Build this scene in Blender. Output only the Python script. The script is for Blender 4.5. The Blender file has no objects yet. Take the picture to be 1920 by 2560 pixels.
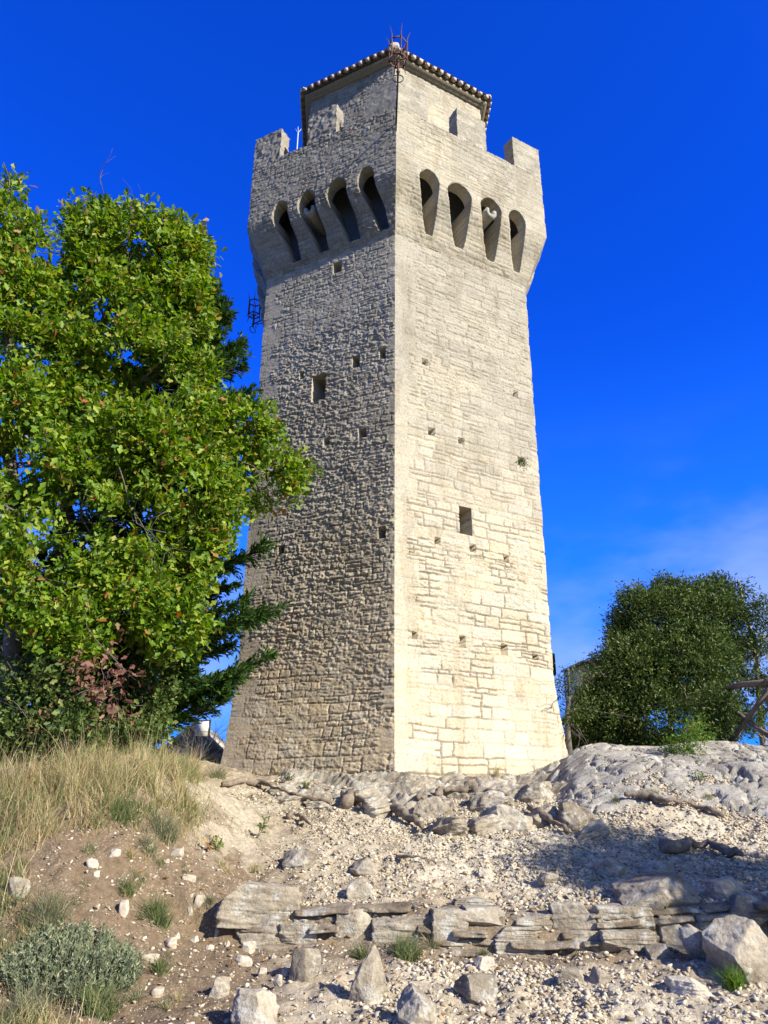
import bpy, math, random
import numpy as np
from mathutils import Matrix, Vector

# ------------------------------------------------------------------ camera, sky, sun, exposure
sc = bpy.context.scene
COL = sc.collection
F_PX, PITCH, ROLL = 1849.4, math.radians(22.318), math.radians(0.43)
cam = bpy.data.cameras.new('camera')
cam.sensor_fit = 'VERTICAL'; cam.sensor_height = 36.0; cam.sensor_width = 27.0
cam.lens = F_PX / 2560 * 36.0
cam.clip_start = 0.05; cam.clip_end = 20000
cam_ob = bpy.data.objects.new('camera', cam); COL.objects.link(cam_ob)
cp, sp, cr, sr = math.cos(PITCH), math.sin(PITCH), math.cos(ROLL), math.sin(ROLL)
FW = Vector((0, cp, sp)); U0 = Vector((0, -sp, cp)); R0 = Vector((1, 0, 0))
RT = R0 * cr + U0 * sr; UP = U0 * cr - R0 * sr
cam_ob.matrix_world = Matrix(((RT.x, UP.x, -FW.x, 0), (RT.y, UP.y, -FW.y, 0), (RT.z, UP.z, -FW.z, 0), (0, 0, 0, 1)))
sc.camera = cam_ob

SUN_EL, SUN_AZ = 29.0, 128.5           # azimuth clockwise from +Y
sun = bpy.data.lights.new('sun', 'SUN'); sun.energy = 5.0; sun.angle = math.radians(0.5); sun.color = (1.0, 0.96, 0.86)
sun_ob = bpy.data.objects.new('sun', sun); COL.objects.link(sun_ob)
el, az = math.radians(SUN_EL), math.radians(SUN_AZ)
S_DIR = Vector((math.sin(az) * math.cos(el), math.cos(az) * math.cos(el), math.sin(el)))
sun_ob.rotation_euler = S_DIR.to_track_quat('Z', 'Y').to_euler(); sun_ob.location = S_DIR * 60

world = bpy.data.worlds.new('World'); sc.world = world; world.use_nodes = True
wn, wl = world.node_tree.nodes, world.node_tree.links
wn.clear()
w_out = wn.new('ShaderNodeOutputWorld'); w_bg = wn.new('ShaderNodeBackground')
w_bg.inputs['Strength'].default_value = 0.088
sky = wn.new('ShaderNodeTexSky'); sky.sky_type = 'NISHITA'; sky.sun_disc = False
sky.sun_elevation = el; sky.sun_rotation = az
sky.altitude = 700; sky.air_density = 1.0; sky.dust_density = 0.3; sky.ozone_density = 4.0
hs = wn.new('ShaderNodeHueSaturation'); hs.inputs['Saturation'].default_value = 1.0; hs.inputs['Value'].default_value = 1.0
tint = wn.new('ShaderNodeMix'); tint.data_type = 'RGBA'; tint.blend_type = 'MULTIPLY'; tint.inputs[0].default_value = 1.0
tint.inputs[7].default_value = (0.035, 0.50, 2.25, 1)
wl.new(sky.outputs[0], hs.inputs['Color']); wl.new(hs.outputs[0], tint.inputs[6])
# paler, hazier sky on the sun's side
pale = wn.new('ShaderNodeMix'); pale.data_type = 'RGBA'; pale.blend_type = 'MULTIPLY'; pale.inputs[0].default_value = 1.0; pale.inputs[7].default_value = (1.05, 0.98, 0.86, 1)
wl.new(sky.outputs[0], pale.inputs[6])
gd = wn.new('ShaderNodeTexCoord'); dp = wn.new('ShaderNodeVectorMath'); dp.operation = 'DOT_PRODUCT'; dp.inputs[1].default_value = (math.sin(az), math.cos(az), 0.0)
wl.new(gd.outputs['Generated'], dp.inputs[0])
sf = wn.new('ShaderNodeMapRange'); sf.interpolation_type = 'SMOOTHSTEP'; sf.inputs['From Min'].default_value = -0.05; sf.inputs['From Max'].default_value = 0.55
wl.new(dp.outputs['Value'], sf.inputs['Value'])
sun_side = wn.new('ShaderNodeMix'); sun_side.data_type = 'RGBA'; wl.new(sf.outputs[0], sun_side.inputs[0]); wl.new(tint.outputs[2], sun_side.inputs[6]); wl.new(pale.outputs[2], sun_side.inputs[7])
# thin cloud low in the sky
tc = wn.new('ShaderNodeTexCoord'); mp = wn.new('ShaderNodeMapping'); mp.inputs['Scale'].default_value = (1.0, 1.0, 2.2)
mp.inputs['Location'].default_value = (6.5314, 3.7958, 0.7894)
nz = wn.new('ShaderNodeTexNoise'); nz.inputs['Scale'].default_value = 2.6; nz.inputs['Detail'].default_value = 5; nz.inputs['Roughness'].default_value = 0.55
wl.new(tc.outputs['Generated'], mp.inputs['Vector']); wl.new(mp.outputs[0], nz.inputs['Vector'])
sx = wn.new('ShaderNodeSeparateXYZ'); wl.new(tc.outputs['Generated'], sx.inputs[0])
lo = wn.new('ShaderNodeMapRange'); lo.interpolation_type = 'SMOOTHSTEP'
lo.inputs['From Min'].default_value = 0.50; lo.inputs['From Max'].default_value = 0.0; lo.inputs['To Min'].default_value = 0; lo.inputs['To Max'].default_value = 0.85
wl.new(sx.outputs['Z'], lo.inputs['Value'])
cl = wn.new('ShaderNodeMapRange'); cl.interpolation_type = 'SMOOTHSTEP'
cl.inputs['From Min'].default_value = 0.42; cl.inputs['From Max'].default_value = 0.64
wl.new(nz.outputs['Fac'], cl.inputs['Value'])
sd = wn.new('ShaderNodeMath'); sd.operation = 'ABSOLUTE'; wl.new(sx.outputs['X'], sd.inputs[0])
sm = wn.new('ShaderNodeMapRange'); sm.inputs['From Min'].default_value = 0.12; sm.inputs['From Max'].default_value = 0.42
sm.inputs['To Min'].default_value = 0.3; sm.inputs['To Max'].default_value = 1.0; wl.new(sd.outputs[0], sm.inputs['Value'])
m1 = wn.new('ShaderNodeMath'); m1.operation = 'MULTIPLY'; wl.new(lo.outputs[0], m1.inputs[0]); wl.new(cl.outputs[0], m1.inputs[1])
m2 = wn.new('ShaderNodeMath'); m2.operation = 'MULTIPLY'; wl.new(m1.outputs[0], m2.inputs[0]); wl.new(sm.outputs[0], m2.inputs[1])
cm = wn.new('ShaderNodeMix'); cm.data_type = 'RGBA'; cm.inputs[7].default_value = (4.6, 5.1, 6.4, 1)
hz = wn.new('ShaderNodeMapRange'); hz.interpolation_type = 'SMOOTHSTEP'
hz.inputs['From Min'].default_value = 0.62; hz.inputs['From Max'].default_value = 0.02; hz.inputs['To Min'].default_value = 0; hz.inputs['To Max'].default_value = 0.8
wl.new(sx.outputs['Z'], hz.inputs['Value'])
hm = wn.new('ShaderNodeMix'); hm.data_type = 'RGBA'; hm.inputs[7].default_value = (0.25, 2.3, 8.2, 1)
wl.new(hz.outputs[0], hm.inputs[0]); wl.new(sun_side.outputs[2], hm.inputs[6])
wl.new(m2.outputs[0], cm.inputs[0]); wl.new(hm.outputs[2], cm.inputs[6])
wl.new(cm.outputs[2], w_bg.inputs['Color']); wl.new(w_bg.outputs[0], w_out.inputs['Surface'])
sc.view_settings.view_transform = 'Standard'; sc.view_settings.look = 'None'
sc.view_settings.exposure = 0.85; sc.view_settings.gamma = 1.0
sc.cycles.max_bounces = 6; sc.cycles.diffuse_bounces = 3; sc.cycles.transparent_max_bounces = 4
sc.cycles.use_denoising = True

# ------------------------------------------------------------------ helpers
AL = np.array([.80, .755, .70])
def rng_(s): return np.random.default_rng(s)
def _h(ix, iy, iz, s):
    h = (ix.astype(np.int64) * 374761393 + iy.astype(np.int64) * 668265263 + iz.astype(np.int64) * 2147483647 + s * 974711) & 0xffffffff
    h = ((h ^ (h >> 13)) * 1274126177) & 0xffffffff
    h = ((h ^ (h >> 16)) * 2246822519) & 0xffffffff
    return ((h ^ (h >> 15)) & 0xffffff) / float(0xffffff)
def vn2(x, y, s=0):
    x = np.asarray(x, float); y = np.asarray(y, float)
    ix, iy = np.floor(x), np.floor(y); fx, fy = x - ix, y - iy
    fx = fx * fx * (3 - 2 * fx); fy = fy * fy * (3 - 2 * fy); z = np.zeros_like(ix)
    a = _h(ix, iy, z, s); b = _h(ix + 1, iy, z, s); c = _h(ix, iy + 1, z, s); d = _h(ix + 1, iy + 1, z, s)
    return (a + (b - a) * fx) * (1 - fy) + (c + (d - c) * fx) * fy
def fbm2(x, y, s=0, o=4):
    v = 0; a = .5; t = 0
    for k in range(o):
        v = v + a * vn2(x, y, s + k * 17); t += a; a *= .5; x = x * 2.03 + 5.1; y = y * 2.03 + 1.7
    return v / t
def vn3(p, s=0):
    ip = np.floor(p); f = p - ip; f = f * f * (3 - 2 * f)
    X, Y, Z = ip[:, 0], ip[:, 1], ip[:, 2]
    def L(a, b, t): return a + (b - a) * t
    c = [[[_h(X + i, Y + j, Z + k, s) for k in (0, 1)] for j in (0, 1)] for i in (0, 1)]
    q = [[L(c[0][j][k], c[1][j][k], f[:, 0]) for k in (0, 1)] for j in (0, 1)]
    r = [L(q[0][k], q[1][k], f[:, 1]) for k in (0, 1)]
    return L(r[0], r[1], f[:, 2])
def fbm3(p, s=0, o=3):
    v = 0; a = .5; t = 0
    for k in range(o):
        v = v + a * vn3(p, s + k * 13); t += a; a *= .5; p = p * 2.03 + 3.7
    return v / t
def S(t): t = np.clip(t, 0, 1); return t * t * (3 - 2 * t)
def unit(v): v = np.asarray(v, float); return v / np.maximum(np.linalg.norm(v, axis=-1, keepdims=True), 1e-9)

def mesh_data(name, V, Fs, col=None, smooth=False):
    me = bpy.data.meshes.new(name)
    V = np.asarray(V, np.float32)
    if not isinstance(Fs, (list, tuple)): Fs = [Fs]
    Fs = [np.asarray(f, np.int32) for f in Fs if len(f)]
    me.vertices.add(len(V)); me.vertices.foreach_set('co', V.ravel())
    loops = np.concatenate([f.ravel() for f in Fs]); tot = np.concatenate([np.full(len(f), f.shape[1], np.int32) for f in Fs])
    st = np.concatenate([[0], np.cumsum(tot)[:-1]]).astype(np.int32)
    me.loops.add(len(loops)); me.loops.foreach_set('vertex_index', loops)
    me.polygons.add(len(tot)); me.polygons.foreach_set('loop_start', st); me.polygons.foreach_set('loop_total', tot)
    if col is not None:
        a = me.color_attributes.new('Col', 'FLOAT_COLOR', 'POINT')
        c4 = np.ones((len(V), 4), np.float32); c4[:, :3] = col; a.data.foreach_set('color', c4.ravel())
    me.update(calc_edges=True)
    if smooth: me.polygons.foreach_set('use_smooth', np.ones(len(tot), bool))
    me.validate()
    return me
def tag(o, label=None, cat=None, group=None, kind=None):
    if label: o['label'] = label
    if cat: o['category'] = cat
    if group: o['group'] = group
    if kind: o['kind'] = kind
    return o
def thing(name, loc, label, cat, group=None):
    o = bpy.data.objects.new(name, None); COL.objects.link(o); o.location = loc; o.empty_display_size = .2
    return tag(o, label, cat, group)
def mk(name, V, Fs, mat, parent=None, loc=None, col=None, smooth=False):
    """one mesh object; V in world coordinates"""
    V = np.asarray(V, float)
    base = np.array(parent.location if parent is not None else (loc if loc is not None else (0, 0, 0)), float)
    if parent is not None and parent.parent is not None: base = base + np.array(parent.parent.location)
    o = bpy.data.objects.new(name, mesh_data(name, V - base, Fs, col, smooth))
    o.data.materials.append(mat); COL.objects.link(o)
    if parent is not None: o.parent = parent
    else: o.location = base
    return o
class MB:
    def __init__(s): s.V = []; s.F = {}; s.n = 0
    def add(s, V, Fs):
        V = np.asarray(V, float)
        for f in (Fs if isinstance(Fs, (list, tuple)) else [Fs]):
            f = np.asarray(f)
            if len(f): s.F.setdefault(f.shape[1], []).append(f + s.n)
        s.V.append(V); s.n += len(V)
    def data(s): return np.concatenate(s.V), [np.concatenate(v) for v in s.F.values()]
    def box(s, c, x, y, z):   # centre and three half-axis vectors
        c, x, y, z = [np.asarray(a, float) for a in (c, x, y, z)]
        P = [c + i * x + j * y + k * z for k in (-1, 1) for j in (-1, 1) for i in (-1, 1)]
        s.add(P, np.array([[0, 2, 3, 1], [4, 5, 7, 6], [0, 1, 5, 4], [2, 6, 7, 3], [0, 4, 6, 2], [1, 3, 7, 5]]))
    def tube(s, pts, rad, n=8, cap=True):
        V, F = tube(pts, rad, n, cap); s.add(V, F)
    def build(s, name, mat, parent=None, loc=None, smooth=False):
        V, F = s.data(); return mk(name, V, F, mat, parent, loc, None, smooth)
def tube(pts, rad, n=8, cap=True):
    P = np.asarray(pts, float); m = len(P); rad = np.broadcast_to(np.asarray(rad, float), (m,))
    T = np.gradient(P, axis=0); T = unit(T)
    ref = np.array([0, 0, 1.0]) if abs(T[0, 2]) < .9 else np.array([1.0, 0, 0])
    V = []; a = np.linspace(0, 2 * np.pi, n, endpoint=False)
    u = unit(np.cross(T[0], ref))
    for i in range(m):
        u = unit(u - T[i] * (u @ T[i])); w = np.cross(T[i], u)
        V.append(P[i] + rad[i] * (np.cos(a)[:, None] * u + np.sin(a)[:, None] * w))
    V = np.concatenate(V); i = np.arange(m - 1)[:, None] * n; j = np.arange(n)[None]; j2 = (j + 1) % n
    Q = np.stack([i + j, i + j2, i + n + j2, i + n + j], -1).reshape(-1, 4)
    if cap: return V, [Q, np.arange(n)[::-1][None], (np.arange(n) + (m - 1) * n)[None]]
    return V, [Q]
def curve(pts, k=6):
    """Catmull-Rom resample"""
    P = np.asarray(pts, float); P = np.vstack([2 * P[0] - P[1], P, 2 * P[-1] - P[-2]]); out = []
    for i in range(1, len(P) - 2):
        for t in np.linspace(0, 1, k, endpoint=False):
            a, b, c, d = P[i - 1], P[i], P[i + 1], P[i + 2]
            out.append(.5 * (2 * b + (c - a) * t + (2 * a - 5 * b + 4 * c - d) * t * t + (3 * b - a - 3 * c + d) * t ** 3))
    out.append(P[-2]); return np.array(out)

def ray(u, v):
    X, Y = u - 960, v - 1280
    a, b = (cr * X + sr * Y) / F_PX, (sr * X - cr * Y) / F_PX
    return np.array([a, cp - b * sp, sp + b * cp])
def at(u, v, y): r = ray(u, v); return r * (y / r[1])
def scale_at(P): return (P[1] * cp + P[2] * sp) / F_PX      # metres per photo pixel

# ------------------------------------------------------------------ materials
def mat_new(name):
    m = bpy.data.materials.new(name); m.use_nodes = True
    nt = m.node_tree; b = nt.nodes['Principled BSDF']
    return m, nt.nodes, nt.links, b
def noise(N, L, scale, detail=4, rough=.55, vec=None, obj=True):
    n = N.new('ShaderNodeTexNoise'); n.inputs['Scale'].default_value = scale; n.inputs['Detail'].default_value = detail; n.inputs['Roughness'].default_value = rough
    if vec is None:
        t = N.new('ShaderNodeTexCoord'); vec = t.outputs['Object']
    L.new(vec, n.inputs['Vector']); return n
def ramp(N, L, src, stops):
    r = N.new('ShaderNodeValToRGB'); e = r.color_ramp.elements
    while len(e) < len(stops): e.new(.5)
    for x, (p, c) in zip(e, stops): x.position = p; x.color = (*c, 1) if len(c) == 3 else c
    L.new(src, r.inputs[0]); return r
def mixc(N, L, f, a, b, mode='MIX'):
    m = N.new('ShaderNodeMix'); m.data_type = 'RGBA'; m.blend_type = mode
    for k, v in ((0, f), (6, a), (7, b)):
        if isinstance(v, (int, float)): m.inputs[k].default_value = v
        elif isinstance(v, tuple): m.inputs[k].default_value = (*v, 1)
        else: L.new(v, m.inputs[k])
    return m.outputs[2]
def bump(N, L, b, h, strength=.5, dist=.01):
    n = N.new('ShaderNodeBump'); n.inputs['Strength'].default_value = strength; n.inputs['Distance'].default_value = dist
    L.new(h, n.inputs['Height']); L.new(n.outputs[0], b.inputs['Normal']); return n

def stone_mat(name, base=None, lichen=.5, bstr=.6, crack=0, big=0):
    m, N, L, b = mat_new(name); b.inputs['Roughness'].default_value = .92; b.inputs['Specular IOR Level'].default_value = .15
    geo = N.new('ShaderNodeNewGeometry'); vec = geo.outputs['Position']
    if base is None:
        a = N.new('ShaderNodeAttribute'); a.attribute_name = 'Col'; c0 = a.outputs['Color']
    else:
        n0 = noise(N, L, 1.3, 5, .6, vec); c0 = ramp(N, L, n0.outputs['Fac'], [(.3, base[0]), (.5, base[1]), (.72, base[2])]).outputs[0]
    n1 = noise(N, L, 22, 6, .7, vec); c1 = ramp(N, L, n1.outputs['Fac'], [(.3, (.62, .62, .64)), (.5, (1, 1, 1)), (.7, (1.22, 1.2, 1.14))])
    c = mixc(N, L, 1.0, c0, c1.outputs[0], 'MULTIPLY')
    n2 = noise(N, L, 9, 5, .75, vec); f2 = ramp(N, L, n2.outputs['Fac'], [(.585, (0, 0, 0)), (.66, (lichen,) * 3)])
    c = mixc(N, L, f2.outputs[0], c, (.44, .43, .39))
    n3 = noise(N, L, 6.3, 5, .7, vec); f3 = ramp(N, L, n3.outputs['Fac'], [(.60, (0, 0, 0)), (.70, (lichen * 1.1,) * 3)])
    c = mixc(N, L, f3.outputs[0], c, (.105, .098, .085))
    n5 = noise(N, L, 3.1, 6, .8, vec); f5 = ramp(N, L, n5.outputs['Fac'], [(.70, (0, 0, 0)), (.76, (lichen * .8,) * 3)])
    c = mixc(N, L, f5.outputs[0], c, (.36, .20, .07))
    hgt = noise(N, L, 38, 6, .7, vec).outputs['Fac']
    if big:
        n6 = noise(N, L, 3.4, 7, .78, vec); f6 = ramp(N, L, n6.outputs['Fac'], [(.52, (0, 0, 0)), (.60, (big,) * 3)]); c = mixc(N, L, f6.outputs[0], c, (.50, .475, .41))
        n7 = noise(N, L, 2.1, 6, .75, vec); f7 = ramp(N, L, n7.outputs['Fac'], [(.30, (big * .9,) * 3), (.44, (0, 0, 0))]); c = mixc(N, L, f7.outputs[0], c, (.17, .125, .08))
    if crack:
        wp = noise(N, L, 2.5, 4, .6, vec); va = N.new('ShaderNodeVectorMath'); va.operation = 'SCALE'; va.inputs['Scale'].default_value = .9; L.new(wp.outputs['Color'], va.inputs[0])
        vb = N.new('ShaderNodeVectorMath'); vb.operation = 'ADD'; L.new(vec, vb.inputs[0]); L.new(va.outputs[0], vb.inputs[1])
        vo = N.new('ShaderNodeTexVoronoi'); vo.feature = 'DISTANCE_TO_EDGE'; vo.inputs['Scale'].default_value = crack; L.new(vb.outputs[0], vo.inputs['Vector'])
        fc = ramp(N, L, vo.outputs['Distance'], [(.0, (1, 1, 1)), (.035, (0, 0, 0))]); gate = ramp(N, L, noise(N, L, 1.7, 3, .5, vec).outputs['Fac'], [(.45, (0, 0, 0)), (.55, (.8, .8, .8))])
        fm = mixc(N, L, 1.0, fc.outputs[0], gate.outputs[0], 'MULTIPLY'); c = mixc(N, L, fm, c, (.12, .10, .075))
        sb = N.new('ShaderNodeMath'); sb.operation = 'MULTIPLY_ADD'; sb.inputs[1].default_value = -.8; L.new(fm, sb.inputs[0]); L.new(hgt, sb.inputs[2]); hgt = sb.outputs[0]
    L.new(c, b.inputs['Base Color'])
    bump(N, L, b, hgt, bstr, .02)
    return m
M = {}
M['masonry'] = stone_mat('masonry', None, .42, .55)
M['rock'] = stone_mat('limestone', ((.18, .145, .10), (.34, .285, .21), (.48, .42, .325)), .85, 1.0, 0, .8)
M['pale_rock'] = stone_mat('pale_limestone', ((.36, .30, .22), (.47, .40, .30), (.58, .51, .40)), .15, .6)
M['bedrock'] = stone_mat('bedrock', ((.23, .205, .165), (.34, .305, .25), (.44, .40, .335)), .85, 1.0, 1.6, .75)

M['ledge'] = stone_mat('ledge_stone', ((.12, .088, .055), (.23, .18, .125), (.36, .305, .225)), .7, 1.0, 0, .7)
def gravel_mat():
    m, N, L, b = mat_new('gravel'); b.inputs['Roughness'].default_value = .95; b.inputs['Specular IOR Level'].default_value = .1
    g = N.new('ShaderNodeNewGeometry')
    r = ramp(N, L, g.outputs['Random Per Island'], [(0, (.20, .15, .095)), (.2, (.33, .265, .18)), (.5, (.46, .39, .285)), (.85, (.54, .475, .36)), (1, (.56, .50, .39))])
    n = noise(N, L, 40, 4, .7, g.outputs['Position']); c1 = ramp(N, L, n.outputs['Fac'], [(.3, (.75, .73, .7)), (.6, (1.05, 1.05, 1.05))])
    L.new(mixc(N, L, 1.0, r.outputs[0], c1.outputs[0], 'MULTIPLY'), b.inputs['Base Color']); return m
M['gravel'] = gravel_mat()
def soil_mat():
    m, N, L, b = mat_new('soil'); b.inputs['Roughness'].default_value = 1; b.inputs['Specular IOR Level'].default_value = .05
    g = N.new('ShaderNodeNewGeometry'); a = N.new('ShaderNodeAttribute'); a.attribute_name = 'Col'
    n1 = noise(N, L, 17, 6, .75, g.outputs['Position']); c1 = ramp(N, L, n1.outputs['Fac'], [(.28, (.55, .52, .48)), (.5, (1, 1, 1)), (.72, (1.35, 1.33, 1.28))])
    c = mixc(N, L, 1.0, a.outputs['Color'], c1.outputs[0], 'MULTIPLY')
    vo = N.new('ShaderNodeTexVoronoi'); vo.inputs['Scale'].default_value = 34; L.new(g.outputs['Position'], vo.inputs['Vector'])
    sv = ramp(N, L, vo.outputs['Distance'], [(.12, (.9, .9, .9)), (.42, (0, 0, 0))])
    n2 = noise(N, L, 5, 4, .6, g.outputs['Position']); s2 = ramp(N, L, n2.outputs['Fac'], [(.42, (0, 0, 0)), (.58, (.75, .75, .75))])
    f = mixc(N, L, 1.0, sv.outputs[0], s2.outputs[0], 'MULTIPLY')
    c = mixc(N, L, f, c, (.46, .38, .27)); L.new(c, b.inputs['Base Color'])
    bump(N, L, b, n1.outputs['Fac'], .9, .03); return m
M['soil'] = soil_mat()
def simple_mat(name, c, rough=.6, metal=0, var=.25, scale=30):
    m, N, L, b = mat_new(name); b.inputs['Roughness'].default_value = rough; b.inputs['Metallic'].default_value = metal
    n = noise(N, L, scale, 5, .7); lo = tuple(x * (1 - var) for x in c); hi = tuple(min(1, x * (1 + var)) for x in c)
    L.new(ramp(N, L, n.outputs['Fac'], [(.3, lo), (.7, hi)]).outputs[0], b.inputs['Base Color']); return m
M['iron'] = simple_mat('dark_iron', (.035, .028, .026), .6, .3, .5)
M['rusty_iron'] = simple_mat('rusty_iron', (.10, .045, .032), .8, .1, .6, 18)
M['black_metal'] = simple_mat('black_metal', (.02, .022, .026), .45, .2, .2)
M['grey_metal'] = simple_mat('grey_metal', (.17, .18, .20), .45, .5, .15)
M['louver'] = simple_mat('louvre_grey', (.36, .37, .36), .6, 0, .1)
M['glass'] = simple_mat('pane_glass', (.42, .48, .58), .12, 0, .05)
M['board'] = simple_mat('printed_board', (.62, .60, .53), .5, 0, .1, 5)
M['ink'] = simple_mat('print_ink', (.10, .10, .09), .6, 0, .1)
M['terracotta'] = simple_mat('terracotta_tile', (.30, .165, .105), .9, 0, .45, 9)
M['mortar'] = simple_mat('pale_mortar', (.44, .385, .31), .95, 0, .25, 14)
M['white_paint'] = simple_mat('pale_steel', (.55, .58, .60), .4, .2, .1)
def wood_mat(name, a, b_, sc_=(6, 6, 6)):
    m, N, L, b = mat_new(name); b.inputs['Roughness'].default_value = .9; b.inputs['Specular IOR Level'].default_value = .15
    t = N.new('ShaderNodeTexCoord'); n = noise(N, L, 9, 6, .75, t.outputs['Object'])
    L.new(ramp(N, L, n.outputs['Fac'], [(.3, a), (.68, b_)]).outputs[0], b.inputs['Base Color'])
    n2 = noise(N, L, 30, 5, .7, t.outputs['Object']); bump(N, L, b, n2.outputs['Fac'], .8, .02); return m
M['bark'] = wood_mat('bark', (.055, .047, .038), (.20, .175, .145))
M['pale_bark'] = wood_mat('pale_twig_bark', (.16, .14, .12), (.34, .31, .27))
M['root'] = wood_mat('weathered_root', (.10, .075, .055), (.32, .255, .19))
M['fence_wood'] = wood_mat('fence_wood', (.10, .075, .06), (.20, .155, .125))
def leaf_mat(name, stops, trans=.35, rough=.5, spec=.28):
    m, N, L, b = mat_new(name)
    g = N.new('ShaderNodeNewGeometry'); r = ramp(N, L, g.outputs['Random Per Island'], stops)
    b.inputs['Roughness'].default_value = rough; b.inputs['Specular IOR Level'].default_value = spec
    L.new(r.outputs[0], b.inputs['Base Color'])
    if trans:
        tr = N.new('ShaderNodeBsdfTranslucent'); hv = N.new('ShaderNodeHueSaturation'); hv.inputs['Value'].default_value = 1.5; hv.inputs['Saturation'].default_value = 1.1
        L.new(r.outputs[0], hv.inputs['Color']); L.new(hv.outputs[0], tr.inputs['Color'])
        mx = N.new('ShaderNodeMixShader'); mx.inputs[0].default_value = trans
        L.new(b.outputs[0], mx.inputs[1]); L.new(tr.outputs[0], mx.inputs[2]); L.new(mx.outputs[0], N['Material Output'].inputs['Surface'])
    return m
M['oak_leaf'] = leaf_mat('oak_leaf', [(0, (.06, .125, .010)), (.3, (.11, .20, .014)), (.65, (.19, .285, .022)), (.9, (.31, .36, .045)), (.965, (.30, .26, .05)), (.985, (.36, .17, .05)), (1, (.30, .10, .03))], .38)
M['cypress'] = leaf_mat('conifer_needle', [(0, (.026, .062, .016)), (.5, (.042, .092, .018)), (.85, (.070, .13, .024)), (1, (.10, .16, .03))], .2, .55, .2)
M['holm'] = leaf_mat('evergreen_leaf', [(0, (.030, .055, .013)), (.4, (.055, .090, .018)), (.75, (.095, .135, .028)), (.95, (.16, .19, .05)), (1, (.22, .21, .07))], .2, .5, .22)
M['bright_leaf'] = leaf_mat('bright_shrub_leaf', [(0, (.05, .11, .014)), (.6, (.09, .18, .02)), (.9, (.17, .24, .03)), (1, (.35, .30, .05))], .35)
M['red_leaf'] = leaf_mat('reddish_leaf', [(0, (.14, .055, .045)), (.5, (.22, .10, .075)), (.85, (.27, .15, .10)), (1, (.16, .16, .05))], .3)
M['dry_grass'] = leaf_mat('dry_grass', [(0, (.30, .20, .10)), (.25, (.46, .34, .18)), (.5, (.60, .48, .28)), (.68, (.40, .37, .18)), (.85, (.24, .27, .11)), (1, (.13, .18, .06))], .3, .7, .1)
M['green_grass'] = leaf_mat('green_grass', [(0, (.07, .11, .04)), (.5, (.12, .165, .055)), (.8, (.20, .22, .09)), (1, (.40, .33, .17))], .3, .6, .15)
M['grey_grass'] = leaf_mat('grey_green_grass', [(0, (.11, .13, .07)), (.5, (.20, .21, .12)), (.8, (.33, .30, .17)), (1, (.46, .38, .22))], .3, .7, .1)
M['sage'] = leaf_mat('grey_green_shrub', [(0, (.10, .125, .065)), (.5, (.20, .23, .13)), (.9, (.32, .34, .21)), (1, (.42, .36, .20))], .25, .75, .1)
M['rust_litter'] = leaf_mat('fallen_leaf', [(0, (.20, .08, .03)), (.5, (.34, .15, .05)), (1, (.45, .25, .10))], .1, .8, .1)

# ------------------------------------------------------------------ terrain
def T(x, y, fine=False):
    x = np.asarray(x, float); y = np.asarray(y, float)
    z = np.interp(y, [-60, 0, 5, 6, 7, 8, 9, 10, 11, 12, 13, 14, 15, 16, 18, 20, 24, 30, 60, 200, 1000, 9000],
                  [-6, -1.62, -1.56, -1.5, -1.38, -1.14, -.84, -.56, -.34, -.10, .15, .42, .66, .72, .72, .55, -.6, -3, -18, -90, -300, -420])
    yl = 8.15 + .06 * np.abs(x - .6) + .22 * (vn2(x * 1.3, x * 0, 3) - .5)
    A = .28 * S((x + 2.7) / 1.0) * (1 - S((x - 6) / 2))
    z = z + A * (S((y - yl) / .13) - np.clip((y - yl + 1.3) / 2.6, 0, 1))
    z = z + 1.12 * S((-x - 1.35) / 2.0) * S((y - 6.3) / 3.2) * (1 - S((y - 10.6) / 3.2)) * (1 - .25 * S((-x - 4) / 3))
    z = z + .28 * S((-x - 2.2) / 1.6) * S((y - 11) / 2) * (1 - S((y - 15) / 4))
    z = z + .58 * S((x - 2.5) / 1.9) * S((y - 10.9) / 2.3) * (1 - S((y - 15.2) / 5))
    far = S((np.hypot(x, y - 10) - 30) / 30)
    z = z - far * 0.04 * np.maximum(np.abs(x) - 15, 0) ** .9 * 2
    near = 1 - S((np.hypot(x, y - 10) - 12) / 10)
    z = z + near * (.10 * (fbm2(x * .8, y * .8, 5, 3) - .5) + .09 * (fbm2(x * 2.6, y * 2.6, 8, 3) - .5))
    if fine:
        r = 1 - np.abs(2 * fbm2(x * 3.4, y * 5, 21, 4) - 1)
        z = z + near * (.075 * (fbm2(x * 9, y * 9, 11, 3) - .5) + .065 * (r - .75) + .03 * (vn2(x * 24, y * 24, 4) - .5))
    return z
def ground(u, v, y0=3.0, y1=22.0):
    r = ray(u, v); ys = np.arange(y0, y1, .02); P = r[None] * (ys / r[1])[:, None]
    hit = np.nonzero(P[:, 2] < T(P[:, 0], P[:, 1]))[0]
    i = hit[0] if len(hit) else len(ys) - 1
    return P[i]
def grid_faces(nv, nu):
    j, i = np.meshgrid(np.arange(nv - 1), np.arange(nu - 1), indexing='ij'); a = j * nu + i
    return np.stack([a, a + 1, a + nu + 1, a + nu], -1).reshape(-1, 4)
def axis(lo, hi, step, far, grow=1.25):
    c = list(np.arange(lo, hi + 1e-6, step)); s = step; p = c[-1]
    while p < far: s *= grow; p += s; c.append(p)
    s = step; p = c[0]; a = []
    while p > -far: s *= grow; p -= s; a.append(p)
    return np.array(a[::-1] + c)
gx, gy = axis(-5.0, 7.0, .04, 9000), axis(5.2, 16.4, .04, 9000)
GX, GY = np.meshgrid(gx, gy); GZ = T(GX, GY, True)
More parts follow.
